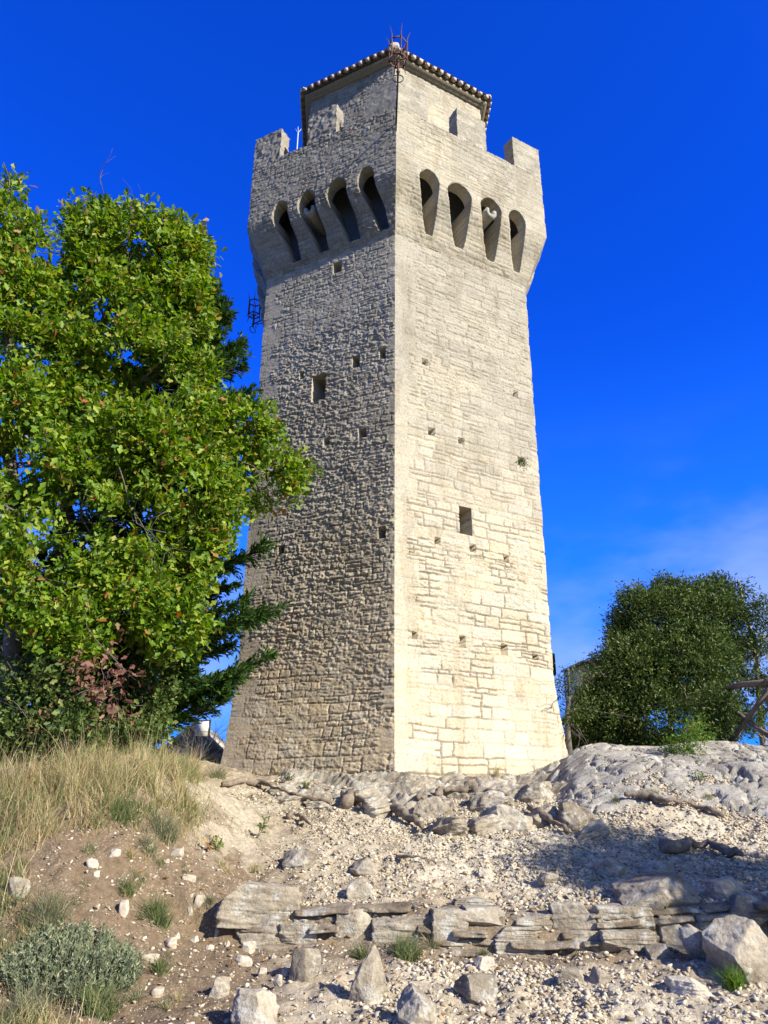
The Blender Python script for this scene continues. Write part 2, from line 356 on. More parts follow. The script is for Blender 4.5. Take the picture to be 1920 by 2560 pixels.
def soil_color(x, y):
    n = fbm2(x * .9, y * .9, 31, 4)[..., None]; n2 = fbm2(x * 4, y * 4, 37, 3)[..., None]
    dirt = np.array([.185, .132, .084]); tan_ = np.array([.42, .345, .245]); pale = np.array([.53, .46, .345]); green = np.array([.07, .08, .03])
    c = tan_ + (pale - tan_) * S((n - .38) / .25)
    left = S((-x - .35 - .3 * (n2[..., 0] - .5)) / .9)[..., None]
    low = (1 - S((y - 8.6) / 2.0))[..., None]
    brown = np.clip(left * (.35 + .65 * low) + .75 * (n2 > .62) * .5, 0, 1)
    stepf = (S((y - 7.75) / .2) * (1 - S((y - 8.55) / .15)))[..., None]
    brown = np.clip(np.maximum(brown, stepf * .85), 0, 1)
    c = c + (dirt - c) * brown
    far = S((np.hypot(x, y - 10) - 12) / 8)[..., None]
    return c + (green - c) * far
soil = soil_color(GX, GY).reshape(-1, 3)
g = mk('ground', np.stack([GX, GY, GZ], -1).reshape(-1, 3), grid_faces(len(gy), len(gx)), M['soil'], None, None, soil, True)
tag(g, kind='structure')

# ------------------------------------------------------------------ rocks
def ico(n):
    t = (1 + 5 ** .5) / 2
    V = [(-1, t, 0), (1, t, 0), (-1, -t, 0), (1, -t, 0), (0, -1, t), (0, 1, t), (0, -1, -t), (0, 1, -t), (t, 0, -1), (t, 0, 1), (-t, 0, -1), (-t, 0, 1)]
    F = [(0, 11, 5), (0, 5, 1), (0, 1, 7), (0, 7, 10), (0, 10, 11), (1, 5, 9), (5, 11, 4), (11, 10, 2), (10, 7, 6), (7, 1, 8), (3, 9, 4), (3, 4, 2), (3, 2, 6), (3, 6, 8), (3, 8, 9), (4, 9, 5), (2, 4, 11), (6, 2, 10), (8, 6, 7), (9, 8, 1)]
    V = [np.array(v) / np.linalg.norm(v) for v in V]
    for _ in range(n):
        C = {}; G = []
        def mid(a, b):
            k = (min(a, b), max(a, b))
            if k not in C: m = V[a] + V[b]; V.append(m / np.linalg.norm(m)); C[k] = len(V) - 1
            return C[k]
        for a, b, c in F:
            x, y, z = mid(a, b), mid(b, c), mid(c, a); G += [(a, x, z), (b, y, x), (c, z, y), (x, y, z)]
        F = G
    return np.array(V), np.array(F)
ICO = {n: ico(n) for n in (0, 1, 2, 3, 4, 5)}
def rock_shape(seed, n=4, boxy=.6, cuts=9, rough=.06):
    r = rng_(seed); V, F = ICO[n]; V = V.copy()
    m = np.abs(V).max(1, keepdims=True); V = V * (1 - boxy) + (V / m) * boxy * .82
    for _ in range(cuts):
        d = unit(r.normal(size=3) * np.array([1, 1, .8])); k = r.uniform(.55, .85); e = np.maximum(V @ d - k, 0); V -= e[:, None] * d * .93
    nrm = unit(V); q = V * 1.6 + seed * 3.1
    f6 = fbm3(V * 5 + seed, seed + 5, 4); V = V + nrm * (rough * 2 * (fbm3(q, seed, 4) - .5) + rough * 1.0 * (f6 - .5))[:, None]
    st = fbm3(V * np.array([1.2, 1.2, 7]) + seed, seed + 9, 2) - .5
    V[:, :2] *= 1 + rough * 1.8 * st[:, None]
    return V, F
def rotz(V, a):
    c, s = math.cos(a), math.sin(a); return V @ np.array([[c, s, 0], [-s, c, 0], [0, 0, 1]])
def rotm(ax, ay, az): return np.array(Matrix.Rotation(az, 3, 'Z') @ Matrix.Rotation(ay, 3, 'Y') @ Matrix.Rotation(ax, 3, 'X'))
def px_rock(name, u0, v0, u1, v1, label, cat='rock', mat='rock', seed=0, depth=.8, sink=.18, tilt=0, yaw=0, boxy=.6, group=None, n=4, cuts=9, rough=.06, yoff=0, mode=None):
    sink += .14; rough *= 1.15; cuts += 5
    """a rock standing where its foot meets the slope, as wide and tall as seen there"""
    P = ground((u0 + u1) / 2, v1 - .08 * (v1 - v0)); k = scale_at(P)
    w, h = (u1 - u0) * k / 2, (v1 - v0) * k / 2
    V, F = rock_shape(seed, n, boxy, cuts, rough)
    if mode == 'spike':
        t = np.clip((V[:, 2] + .6) / 1.6, 0, 1); V[:, :2] *= (1.08 - .85 * t)[:, None]; V[:, 0] += .12 * t
    V = V / np.abs(V).max(0)
    V = (V * np.array([w, w * depth, h * (1 + sink)])) @ rotm(0, tilt, yaw).T
    h *= .93; c = P + np.array([0, w * depth * .7 + yoff, h * (1 - sink)])
    o = mk(name, V + c, F, M[mat], None, (c[0], c[1], c[2] - h), None, False)
    return tag(o, label, cat, group)

# ------------------------------------------------------------------ tower (a house-shaped pentagon, corner towards the viewer)
AP = np.array([.233, 14.922]); aL, aR = math.radians(180 - 26.977), math.radians(28.818); bL, bR = math.radians(92.9), math.radians(92.37)
dirv = lambda a: np.array([math.cos(a), math.sin(a)])
C_FRONT = AP; C_LEFT = AP + 4.0 * dirv(aL); C_RIGHT = AP + 4.259 * dirv(aR)
C_LB = C_LEFT + 5.0 * dirv(bL); C_RB = C_RIGHT + 5.0 * dirv(bR)
PENT = [C_LEFT, C_FRONT, C_RIGHT, C_RB, C_LB]; CEN = np.mean(PENT, 0)
def out_n(a, b):
    t = unit(b - a); n = np.array([t[1], -t[0]]); return n if n @ ((a + b) / 2 - CEN) > 0 else -n
NRM = [out_n(PENT[i], PENT[(i + 1) % 5]) for i in range(5)]
def corner_d():
    D = []
    for i in range(5):
        n0, n1 = NRM[i - 1], NRM[i]; D.append(np.linalg.solve(np.stack([n0, n1]), [1., 1.]))
    return D
CD = corner_d()
def corner(i, o): i %= 5; return PENT[i] + np.multiply.outer(o, CD[i]) if np.ndim(o) else PENT[i] + o * CD[i]
O_P, O_T, O_E = .624, -.869, -.600
Z_PAR, Z_MER, Z_KINK, Z_JUN, Z_WT, Z_EV = 17.612, 18.752, 15.384, 13.9, 21.63, 21.76
def o_shaft(z):
    z = np.asarray(z, float); return -.06 * np.clip((Z_JUN - z) / 10.4, 0, 1) + .27 * np.clip((3.3 - z) / 3.0, 0, 1.4) ** 1.5
def o_corbel(z):
    t = np.clip((z - Z_JUN) / (Z_KINK - Z_JUN), 0, 1)
    return O_P * t + .022 * np.sin(t * np.pi * 3) * (t < 1) * (t > 0)

def masonry(U, V, W, seed, style):
    """relief and colour of a coursed rubble wall; U along, V height"""
    r = rng_(seed)
    Uw = U + .07 * (fbm2(U * 1.7, V * 1.7, seed, 3) - .5) + .06 * (fbm2(U * 6, V * 6, seed + 1, 3) - .5)
    Vw = V + .10 * (fbm2(U * .8, V * 1.1, seed + 2, 3) - .5) + .05 * (fbm2(U * 5, V * 6, seed + 3, 3) - .5)
    hmin, hmax, wmin, wmax = style['h0'], style['h1'], style['w0'], style['w1']
    b = [V.min() - .3]
    if style.get('base'):
        b = [-.9]
        for hh in (.3, .3, .25, .15, .17, .20, .27, .34, .30): b.append(b[-1] + hh)
    while b[-1] < V.max() + .5: b.append(b[-1] + r.uniform(hmin, hmax) * (1.25 if r.random() < .15 else 1))
    b = np.array(b); ci = np.clip(np.searchsorted(b, Vw) - 1, 0, len(b) - 2)
    lo, hi = b[ci], b[ci + 1]
    du = np.zeros_like(U); sid = np.zeros(U.shape, np.int64); vlo, vhi = lo.copy(), hi.copy()
    for c in np.unique(ci):
        m = ci == c; ch = b[c + 1] - b[c]; big = ch / .2
        e = [-.6 - r.uniform(0, .3)]
        while e[-1] < W + .8: e.append(e[-1] + r.uniform(wmin, wmax) * (.7 + .5 * big))
        e = np.array(e); k = np.clip(np.searchsorted(e, Uw[m]) - 1, 0, len(e) - 2)
        d = np.minimum(Uw[m] - e[k], e[k + 1] - Uw[m])
        sp_ = r.random(len(e)) < style['split']; fr = r.uniform(.35, .65, len(e)); s = c * 400 + k * 2
        mm = lo[m] + fr[k] * ch; up = sp_[k] & (Vw[m] > mm); dn = sp_[k] & ~up
        vl, vh = vlo[m], vhi[m]; vl[up] = mm[up]; vh[dn] = mm[dn]; vlo[m], vhi[m] = vl, vh
        du[m] = d; sid[m] = s + up
    dv = np.minimum(Vw - vlo, vhi - Vw); d = np.minimum(du, dv)
    t1 = _h(sid, sid * 0 + seed, sid * 0, 5); t2 = _h(sid, sid * 0 + seed, sid * 0, 6); t3 = _h(sid, sid * 0 + seed, sid * 0, 7)
    bigc = np.clip((.9 - V) / .2, 0, 1) if style.get('base') else np.zeros_like(U)
    j = style['joint'] * (1 + .8 * (fbm2(U * 2.3, V * 2.3, seed + 8, 2) - .5)) + .012 * bigc
    face = S((d - j * .4) / (j * 1.3 + .012))
    wear = S((fbm2(U * .6, V * .6, seed + 12, 3) - .42) / .16)      # patches where mortar covers the joints
    fill = style['fill'] * wear
    am = style['amp']
    rough = fbm2(U * 8.5 + V * 2, V * 21, seed + 20, 4) - .5; chip = fbm2(U * 20, V * 40, seed + 21, 3) - .5
    strata = fbm2(U * 3, V * 26, seed + 22, 3) - .5
    zn = .35 + 1.1 * S((fbm2(U * .55, V * .55, seed + 60, 3) - .36) / .26); rough, chip = rough * zn, chip * (.5 + .5 * zn)
    h = face * (am * .7 * (t1 - .35) + am * .25) - (1 - face) * am * style.get('jd', .55) * (1 - fill) + am * (style.get('rg', 1.5) * rough + style.get('ch', .85) * chip + .6 * strata)
    h -= bigc * (1 - face) * .025
    # dressed quoins at both ends
    qh = style['q']; qi = np.floor((V + .13) / qh).astype(np.int64)
    qa = .30 + .26 * ((qi % 2) == 0) + .10 * _h(qi, qi * 0 + seed, qi * 0, 3); qb = .30 + .26 * ((qi % 2) == 1) + .10 * _h(qi, qi * 0 + seed, qi * 0, 4)
    qd = np.maximum(qa - U, qb - (W - U)); q = S(qd / .03) * style.get('quoin', 1)
    qe = np.minimum((V + .13) / qh - qi, 1 - ((V + .13) / qh - qi)) * qh; qj = S(qe / .018)
    hq = am * (.35 * chip + .35 * rough) - (1 - qj) * am * .3
    h = h * (1 - q) + hq * q
    tone = (t2 - .5) * style['var']; warm = (t3 - .5)
    gr = np.clip((V - style['g0']) / (style['g1'] - style['g0']) + 1.1 * (fbm2(U * .8, V * .8, seed + 30, 4) - .5), 0, 1)[..., None]
    cream, grey = np.array(style['cream']), np.array(style['grey'])
    c = cream + (grey - cream) * gr
    c = c * (1 + tone[..., None] * (1 - .6 * q[..., None])) * (1 + warm[..., None] * np.array([.10, .01, -.14]) * (1 - gr) * style.get('warm', 1))
    mort = np.array(style['mortar']) * (1 - .35 * gr); f = ((1 - face) * (1 - q))[..., None]
    vis = style.get('vis', 1) * (.28 + .72 * S((8.5 - V) / 4)) if style.get('base') else .4 + 0 * V
    c = c + (mort - c) * f * .75 * vis[..., None]
    ck = S((.020 - d) / .014) * S((fbm2(U * 1.4, V * 1.9, seed + 50, 3) - .47) / .08) * (1 - .7 * q)
    ck = ck * vis; c = c * (1 - style.get('crack', .45) * ck)[..., None]; h = h - ck * .016
    st = S((fbm2(U * 3.2, V * 1.1, seed + 40, 4) - .56) / .1)[..., None]
    c = c * (1 - .15 * st * np.array([.85, .95, 1.1]))
    return h, np.clip(c * AL, .02, .85)
ST_L = dict(h0=.10, h1=.20, w0=.14, w1=.42, split=.3, joint=.010, fill=1.1, amp=.0155, rg=2.6, ch=2.4, crack=.3, vis=.55, jd=.35, q=.42, var=.34, base=True, g0=1.5, g1=9.5, cream=(.63, .545, .405), grey=(.44, .405, .335), mortar=(.36, .30, .22), quoin=.85)
ST_R = dict(h0=.09, h1=.30, w0=.15, w1=.60, split=.3, joint=.014, fill=.45, amp=.017, q=.48, var=.20, base=True, g0=1.5, g1=11.5, cream=(.63, .575, .455), grey=(.42, .40, .345), mortar=(.53, .465, .355), crack=.5, rg=1.7, ch=1.1)
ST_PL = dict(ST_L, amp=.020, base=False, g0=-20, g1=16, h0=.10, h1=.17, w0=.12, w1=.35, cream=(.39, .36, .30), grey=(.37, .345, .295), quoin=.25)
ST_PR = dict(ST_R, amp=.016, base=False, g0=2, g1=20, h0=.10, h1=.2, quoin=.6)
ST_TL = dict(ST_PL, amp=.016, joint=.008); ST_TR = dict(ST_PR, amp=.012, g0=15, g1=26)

class Opening:   # arched (r>0) or rectangular hole in a wall face
    taper = .3
    def __init__(s, u0, u1, v0, v1, depth=.4, arch=False, part=None):
        s.u0, s.u1, s.v0, s.v1, s.depth, s.arch, s.part = u0, u1, v0, v1, depth, arch, part
        s.uc, s.r = (u0 + u1) / 2, (u1 - u0) / 2
    def hw(s, v): return s.r * (s.taper + (1 - s.taper) * np.clip((v - s.v0) / (s.v1 - s.v0), 0, 1) ** .7)
    def inside(s, u, v):
        if s.arch:
            a = (np.abs(u - s.uc) < s.hw(v)) & (v > s.v0) & (v < s.v1)
        else: a = (u > s.u0) & (u < s.u1) & (v > s.v0) & (v < s.v1)
        if s.arch: a = a | ((v >= s.v1) & (((u - s.uc) / s.r) ** 2 + ((v - s.v1) / s.arch) ** 2 < 1))
        return a
    def snap(s, u, v):
        if s.arch and v >= s.v1:
            du, dv = (u - s.uc) / s.r, (v - s.v1) / s.arch; d = math.hypot(du, dv) or 1
            return s.uc + du / d * s.r, s.v1 + dv / d * s.arch
        if s.arch:
            if v < s.v0 + .02: return min(max(u, s.uc - s.hw(s.v0)), s.uc + s.hw(s.v0)), s.v0
            return s.uc + (1 if u > s.uc else -1) * float(s.hw(v)), v
        c = [(abs(u - s.u0), 0), (abs(u - s.u1), 1), (abs(v - s.v0), 2)] + ([] if s.arch else [(abs(v - s.v1), 3)])
        k = min(c)[1]
        u2, v2 = min(max(u, s.u0), s.u1), min(max(v, s.v0), s.v1)
        return ((s.u0, v2), (s.u1, v2), (u2, s.v0), (u2, s.v1))[k]
def worn(i, z):
    z = np.asarray(z, float); k = i % 5; return .018 * (fbm2(z * 2.3, z * 0 + k * 9, 7, 2) - .5) - .014 * S((fbm2(z * 6, z * 0 + k * 5, 8, 3) - .54) / .08)
def wall(fi, z0, z1, step, ofun, style, seed, openings=(), edge=.05, slot_inner=None):
    """gridded wall face fi between heights; returns V, F, col and [(part, V, F, col)]"""
    Wm = np.linalg.norm(corner(fi + 1, 0.) - corner(fi, 0.)); nu, nv = int(Wm / step) + 1, int((z1 - z0) / step) + 1
    s1, zz = np.linspace(0, 1, nu), np.linspace(z0, z1, nv); sg, zg = np.meshgrid(s1, zz)
    L = np.linalg.norm(corner(fi + 1, ofun(zg)) - corner(fi, ofun(zg)), axis=-1); ug = sg * L
    F = grid_faces(nv, nu); keep = np.ones(len(F), bool); uf, zf = ug.ravel().copy(), zg.ravel().copy(); Lf = L.ravel()
    rem = []
    for o in openings:
        cu, cz = uf[F].mean(1), zf[F].mean(1); m = o.inside(cu, cz) & keep; keep &= ~m; rem.append((o, m))
    edges = []
    for o, m in rem:
        fr = F[m]; E = {}
        for f in fr:
            for a, b in zip(f, np.roll(f, -1)):
                if (b, a) in E: del E[(b, a)]
                else: E[(a, b)] = 1
        for a in {a for e in E for a in e}:
            uf[a], zf[a] = o.snap(uf[a], zf[a])
        edges.append(list(E))
    h, c = masonry(uf, zf, Lf[0], seed, style)
    ef = S(np.minimum(uf, Lf - uf) / edge); h = h * ef
    o = ofun(zf); A, B = corner(fi, o), corner(fi + 1, o); t = (uf / Lf)[:, None]
    n3 = np.array([*NRM[fi], 0.]); P = np.concatenate([A + (B - A) * t, zf[:, None]], 1) + n3 * h[:, None]
    P[:, :2] += CD[fi] * (worn(fi, zf) * np.exp(-uf / .12))[:, None] + CD[(fi + 1) % 5] * (worn(fi + 1, zf) * np.exp(-(Lf - uf) / .12))[:, None]
    V = [P]; FF = [F[keep]]; CC = [c]; cnt = len(P); parts = []
    for (op, m), E in zip(rem, edges):
        if not E: continue
        fr = F[m]; ids = np.unique(fr) if not op.arch else np.unique(np.array(E)); remap = {a: i for i, a in enumerate(ids)}
        if op.arch:
            oi = np.where(zf[ids] > op.v1 + .02, O_P - .34, -.34); Q = np.concatenate([(A + (B - A) * t)[ids], zf[ids][:, None]], 1) - n3 * (o[ids] - oi)[:, None]
        else:
            Q = P[ids] - n3 * (op.depth + h[ids])[:, None]
            if op.part: Q[:, 2] += .0
        ring = np.array([[a, b, -1 - remap[b], -1 - remap[a]] for a, b in E])
        if op.part:
            used = np.unique(np.array(E)); lm = {a: i for i, a in enumerate(used)}; nb = len(used)
            rf = np.array([[lm[a], lm[b], nb + remap[b], nb + remap[a]] for a, b in E])
            cf = np.array([[nb + remap[x] for x in f] for f in fr]); pv = np.concatenate([P[used] - n3 * .003, Q])
            parts.append((op.part, pv, np.concatenate([rf, cf]), np.concatenate([c[used], c[ids] * .8])))
        else:
            rf = np.where(ring < 0, cnt - 1 - ring, ring); FF.append(rf)
            if not op.arch: FF.append(np.array([[cnt + remap[x] for x in f] for f in fr]))
            V.append(Q); CC.append(c[ids]); cnt += len(ids)
    return np.concatenate(V), np.concatenate(FF), np.concatenate(CC), parts

tower = thing('stone_tower', (CEN[0], CEN[1], .4), 'tall pentagonal stone watchtower with battlements rising from the rock', 'tower')
r0 = rng_(77)
# u runs from the left end of a face as seen from outside: face 0 (left) u = 4 - s, face 1 (right) u = s
def sq(s, z, w=.17, hh=.19, d=.45): return Opening(s - w / 2, s + w / 2, z - hh / 2, z + hh / 2, d)
WL = 3.96
opL = [sq(WL - s, z, *wh) for s, z, wh in [(1.67, 13.45, (.26, .34)), (1.05, 10.33, (.21, .33)), (.32, 10.34, (.17, .3)), (.84, 8.29, (.22, .26)), (1.81, 8.28, (.17, .17)), (3.08, 8.18, (.28, .22)), (.32, 5.72, (.19, .28)), (2.96, 5.73, (.18, .22)), (2.63, 10.37, (.13, .22))]]
opL.append(Opening(WL - 2.31, WL - 1.90, 9.50, 10.26, .55, False, 'window'))
opR = [sq(s, z, *wh) for s, z, wh in [(.85, 10.28, (.18, .2)), (3.62, 10.21, (.17, .22)), (1.0, 8.40, (.2, .2)), (1.84, 8.37, (.18, .18)), (3.67, 8.26, (.24, .24)), (1.10, 5.68, (.15, .17)), (2.06, 5.68, (.18, .2)), (3.0, 5.58, (.16, .16)), (.48, 3.48, (.13, .16)), (1.69, 3.48, (.17, .26)), (2.81, 3.43, (.19, .26)), (3.68, 3.36, (.18, .13))]]
opR.append(Opening(1.71, 2.07, 5.98, 6.66, .5, False, 'window'))
body = MB(); cols = []; windows = []
for fi, step, stl, ops, sd_ in ((0, .017, ST_L, opL, 3), (1, .017, ST_R, opR, 9), (2, .08, ST_R, (), 15), (3, .12, ST_L, (), 21), (4, .06, ST_L, (), 27)):
    V, F, c, p = wall(fi, -.7, Z_JUN + .20, step, o_shaft, stl, sd_, ops); body.add(V, F); cols.append(c); windows += p
core = np.array([[*corner(i, o), z] for o, z in ((.0, Z_JUN + .19), (-.36, Z_JUN + .19), (-.36, 16.8)) for i in range(5)])
body.add(core, np.array([[k * 5 + i, k * 5 + (i + 1) % 5, k * 5 + 5 + (i + 1) % 5, k * 5 + 5 + i] for k in (0, 1) for i in range(5)])); cols.append(np.full((15, 3), .20))
V, Fs = body.data()
mk('shaft', V, Fs, M['masonry'], tower, None, np.concatenate(cols), False)
for nm, V, F, c in windows: mk(nm, V, F, M['masonry'], tower, None, c)
# overhanging parapet with its row of arched drop slots
SL = {0: [(4.69 - .895, .25), (4.69 - 1.785, .315), (4.69 - 2.73, .285), (4.69 - 3.59, .26)], 1: [(1.015, .315), (1.975, .395), (3.02, .36), (3.925, .30)]}
par = MB(); cols = []
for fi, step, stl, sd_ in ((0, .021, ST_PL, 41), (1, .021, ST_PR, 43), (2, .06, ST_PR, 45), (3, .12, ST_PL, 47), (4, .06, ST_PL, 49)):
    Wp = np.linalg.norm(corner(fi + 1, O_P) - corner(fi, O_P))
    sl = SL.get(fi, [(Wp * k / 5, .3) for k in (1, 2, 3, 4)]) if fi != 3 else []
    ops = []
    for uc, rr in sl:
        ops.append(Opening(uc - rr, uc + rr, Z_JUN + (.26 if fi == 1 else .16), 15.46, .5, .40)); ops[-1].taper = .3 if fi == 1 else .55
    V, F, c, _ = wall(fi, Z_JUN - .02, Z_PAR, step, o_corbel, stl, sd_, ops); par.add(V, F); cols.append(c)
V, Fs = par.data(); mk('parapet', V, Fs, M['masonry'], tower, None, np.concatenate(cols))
# walkway behind the parapet, which also closes the void over the slots
wk = MB()
ring_o = np.array([[*corner(i, O_P - .02), 16.75] for i in range(5)]); wk.add(ring_o, np.array([[0, 1, 2, 3, 4]]))
pi_ = np.array([[*corner(i, O_P - .36), z] for z in (16.75, Z_PAR) for i in range(5)]); wk.add(pi_, np.array([[i, (i + 1) % 5, 5 + (i + 1) % 5, 5 + i] for i in range(5)]))
ct = np.array([[*corner(i, o), Z_PAR - .004] for o in (O_P - .36, O_P) for i in range(5)]); wk.add(ct, np.array([[i, (i + 1) % 5, 5 + (i + 1) % 5, 5 + i] for i in range(5)]))
V, Fs = wk.data(); mk('walkway', V, Fs, M['masonry'], tower, None, np.full((len(V), 3), .22))
# merlons
def subpatch(a, b, c, d, step):
    a, b, c, d = [np.asarray(q, float) for q in (a, b, c, d)]
    nu = max(2, int(np.linalg.norm(b - a) / step) + 1); nv = max(2, int(np.linalg.norm(d - a) / step) + 1)
    s, t = np.meshgrid(np.linspace(0, 1, nu), np.linspace(0, 1, nv)); s, t = s[..., None], t[..., None]
    P = a * (1 - s) * (1 - t) + b * s * (1 - t) + c * s * t + d * (1 - s) * t
    return P.reshape(-1, 3), grid_faces(nv, nu)
def merlon(poly, z0, z1, seed, tone, amp=.022):
    m = MB(); n = len(poly); h = n // 2; tc_ = []; avg = np.mean(tone, 0)
    for i in range(n):
        a, b = poly[i], poly[(i + 1) % n]; V, F = subpatch([*a, z0], [*b, z0], [*b, z1], [*a, z1], .035); m.add(V, F); tc_.append(np.tile(tone[i] if i < len(tone) else avg, (len(V), 1)))
    for i in range(h - 1):
        q = [poly[i], poly[i + 1], poly[n - 2 - i], poly[n - 1 - i]]; V, F = subpatch(*[[*p, z1 + .02 * 0] for p in q], .035); m.add(V, F); tc_.append(np.tile(avg, (len(V), 1)))
    V, Fs = m.data(); zz = V[:, 2:3]
    N3 = np.stack([fbm3(V * 9 + seed * 3 + k * 50, 5, 4) - .5 for k in range(3)], 1)
    course = np.exp(-((np.modf((V[:, 2] - z0) / .27)[0] - .5) / .06) ** 2)
    N4 = np.stack([fbm3(V * 24 + seed * 3 + k * 50, 7, 3) - .5 for k in range(3)], 1); a_ = (V[:, 0] * .9 + V[:, 1] * .6); row = np.floor((V[:, 2] - z0) / .19 + .25 * fbm3(V * 3, 4)); cl_ = np.floor(a_ / .33 + .5 * (row % 2)); tn = _h(row, cl_, row * 0, seed)
    V = V + N3 * amp * 2.6 + N4 * amp * 2.2; V[:, 2] += amp * 1.5 * (fbm3(V * 3, seed) - .5)
    c = AL * np.concatenate(tc_) * (1 + .35 * (fbm3(V * 4, seed + 3)[:, None] - .5)) * (1 - .25 * course[:, None]) * (.82 + .36 * tn[:, None])
    mk('merlon', V, Fs, M['masonry'], tower, None, c)
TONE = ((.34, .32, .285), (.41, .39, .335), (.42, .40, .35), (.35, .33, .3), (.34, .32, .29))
for fi in range(5):
    a, b = corner(fi, O_P), corner(fi + 1, O_P); t = unit(b - a); W = np.linalg.norm(b - a); n = NRM[fi]
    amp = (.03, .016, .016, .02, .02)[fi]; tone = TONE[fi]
    th = .40; p0, p1 = a + t * W * .4, a + t * W * .6
    merlon([p0, p1, p1 - n * th, p0 - n * th], Z_PAR - .02, Z_MER, fi + 1, [tone], amp)
    # corner merlon at corner fi
    n0 = NRM[fi - 1]; pa = corner(fi - 1, O_P); t0 = unit(a - pa); W0 = np.linalg.norm(a - pa)
    q = [a - t0 * W0 * .2, a, a + t * W * .2, a + t * W * .2 - n * th, corner(fi, O_P - th), a - t0 * W0 * .2 - n0 * th]
    merlon(q, Z_PAR - .02, Z_MER, fi + 11, [TONE[fi - 1], tone], amp * .8)
# turret above the walkway
tur = MB(); cols = []
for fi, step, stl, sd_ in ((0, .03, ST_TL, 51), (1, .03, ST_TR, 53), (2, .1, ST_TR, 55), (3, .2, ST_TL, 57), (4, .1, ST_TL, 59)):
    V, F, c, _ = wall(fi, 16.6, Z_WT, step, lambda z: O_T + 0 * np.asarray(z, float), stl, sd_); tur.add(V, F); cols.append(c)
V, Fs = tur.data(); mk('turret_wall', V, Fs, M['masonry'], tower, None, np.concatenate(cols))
# cornice, tiled roof
O_C = O_E - .07
cor = MB()
lv = [(O_T - .05, Z_WT - .09), (O_T + .07, Z_WT - .09), (O_T + .10, Z_WT - .005), (O_C, Z_WT + .01), (O_C, Z_EV - .045), (O_T - .3, Z_EV - .045)]
V = np.array([[*corner(i, o), z] for o, z in lv for i in range(5)])
cor.add(V, np.array([[k * 5 + i, k * 5 + (i + 1) % 5, k * 5 + 5 + (i + 1) % 5, k * 5 + 5 + i] for k in range(len(lv) - 1) for i in range(5)]))
V, Fs = cor.data(); mk('cornice', V, Fs, M['masonry'], tower, None, np.tile([.30, .26, .20], (len(V), 1)) * (1 + .3 * (fbm3(V * 5, 3)[:, None] - .5)))
APEX = np.array([CEN[0], CEN[1], Z_EV + .85])
tiles = MB(); pans = MB()
for fi in range(5):
    a, b = np.array([*corner(fi, O_E - .03), Z_EV]), np.array([*corner(fi + 1, O_E - .03), Z_EV]); tiles.add([a, b, APEX], np.array([[0, 1, 2]]))
    t = unit(b - a); W = np.linalg.norm(b - a); mid_ = (a + b) / 2; up_ = APEX - mid_; up_ = unit(up_ - t * (up_ @ t)); nn = np.cross(t, up_); nn = nn if nn[2] > 0 else -nn
    k = int(round(W / .255)); H = (APEX - a) @ up_; ta = (APEX - a) @ t
    for q in range(k + 1):
        u = W * q / k; full = min(u / ta, (W - u) / (W - ta)) * H - .12
        P = a + t * np.clip(u, .05, W - .05); jit = rng_(fi * 100 + q)
        # cover tile: an open half barrel reaching past the eave
        ln = max(full, .3); angs = np.linspace(-.1, np.pi + .1, 9); rr = .088 + jit.uniform(-.006, .006)
        rows = []
        st = np.concatenate([[-.10 + jit.uniform(-.025, .02)], np.arange(.3, ln, .38)]) if ln > .35 else np.array([-.09, .25])
        for s_ in st:
            for d_, r2 in ((0, rr), (.37, rr * .88)):
                for ro in (r2, r2 - .016): rows.append(P + up_ * (s_ + d_) + nn * .025 + np.cos(angs)[:, None] * t * ro + np.sin(angs)[:, None] * nn * ro)
        R = np.array(rows).reshape(-1, 4, 9, 3)
        for m in R:
            V = m.reshape(-1, 3); i = np.arange(8)
            qd = lambda A_, B_: np.stack([A_ * 9 + i, A_ * 9 + i + 1, B_ * 9 + i + 1, B_ * 9 + i], 1)
            tiles.add(V, np.concatenate([qd(0, 2), qd(1, 3), qd(0, 1)]))
        if q < k:   # pan tile lip between two covers, bedded in pale mortar
            Pc = a + t * (W * (q + .5) / k); an = np.linspace(np.pi + .25, 2 * np.pi - .25, 7); lip = .085
            e0 = [Pc - up_ * (.085 + jit.uniform(0, .02)) + np.cos(an)[:, None] * t * lip + (np.sin(an)[:, None] * .8 + .62) * nn * lip - nn * .01]
            e1 = [x + nn * .028 for x in e0]; b0 = [x + up_ * .4 for x in e0]; b1 = [x + up_ * .4 for x in e1]
            V = np.concatenate(e0 + e1 + b0 + b1); i = np.arange(6)
            qd = lambda A_, B_: np.stack([A_ * 7 + i, A_ * 7 + i + 1, B_ * 7 + i + 1, B_ * 7 + i], 1)
            pans.add(V, np.concatenate([qd(0, 1), qd(0, 2), qd(1, 3)]))
            c0 = Pc - up_ * .105 + nn * .015; pans.box(c0, t * (.058 + jit.uniform(-.012, .01)), up_ * .022, nn * (.055 + jit.uniform(-.012, .01)))
V, Fs = tiles.data(); roof = mk('roof', V, Fs, M['terracotta'], tower)
V, Fs = pans.data(); mk('eave_tiles', V, Fs, M['mortar'], roof)
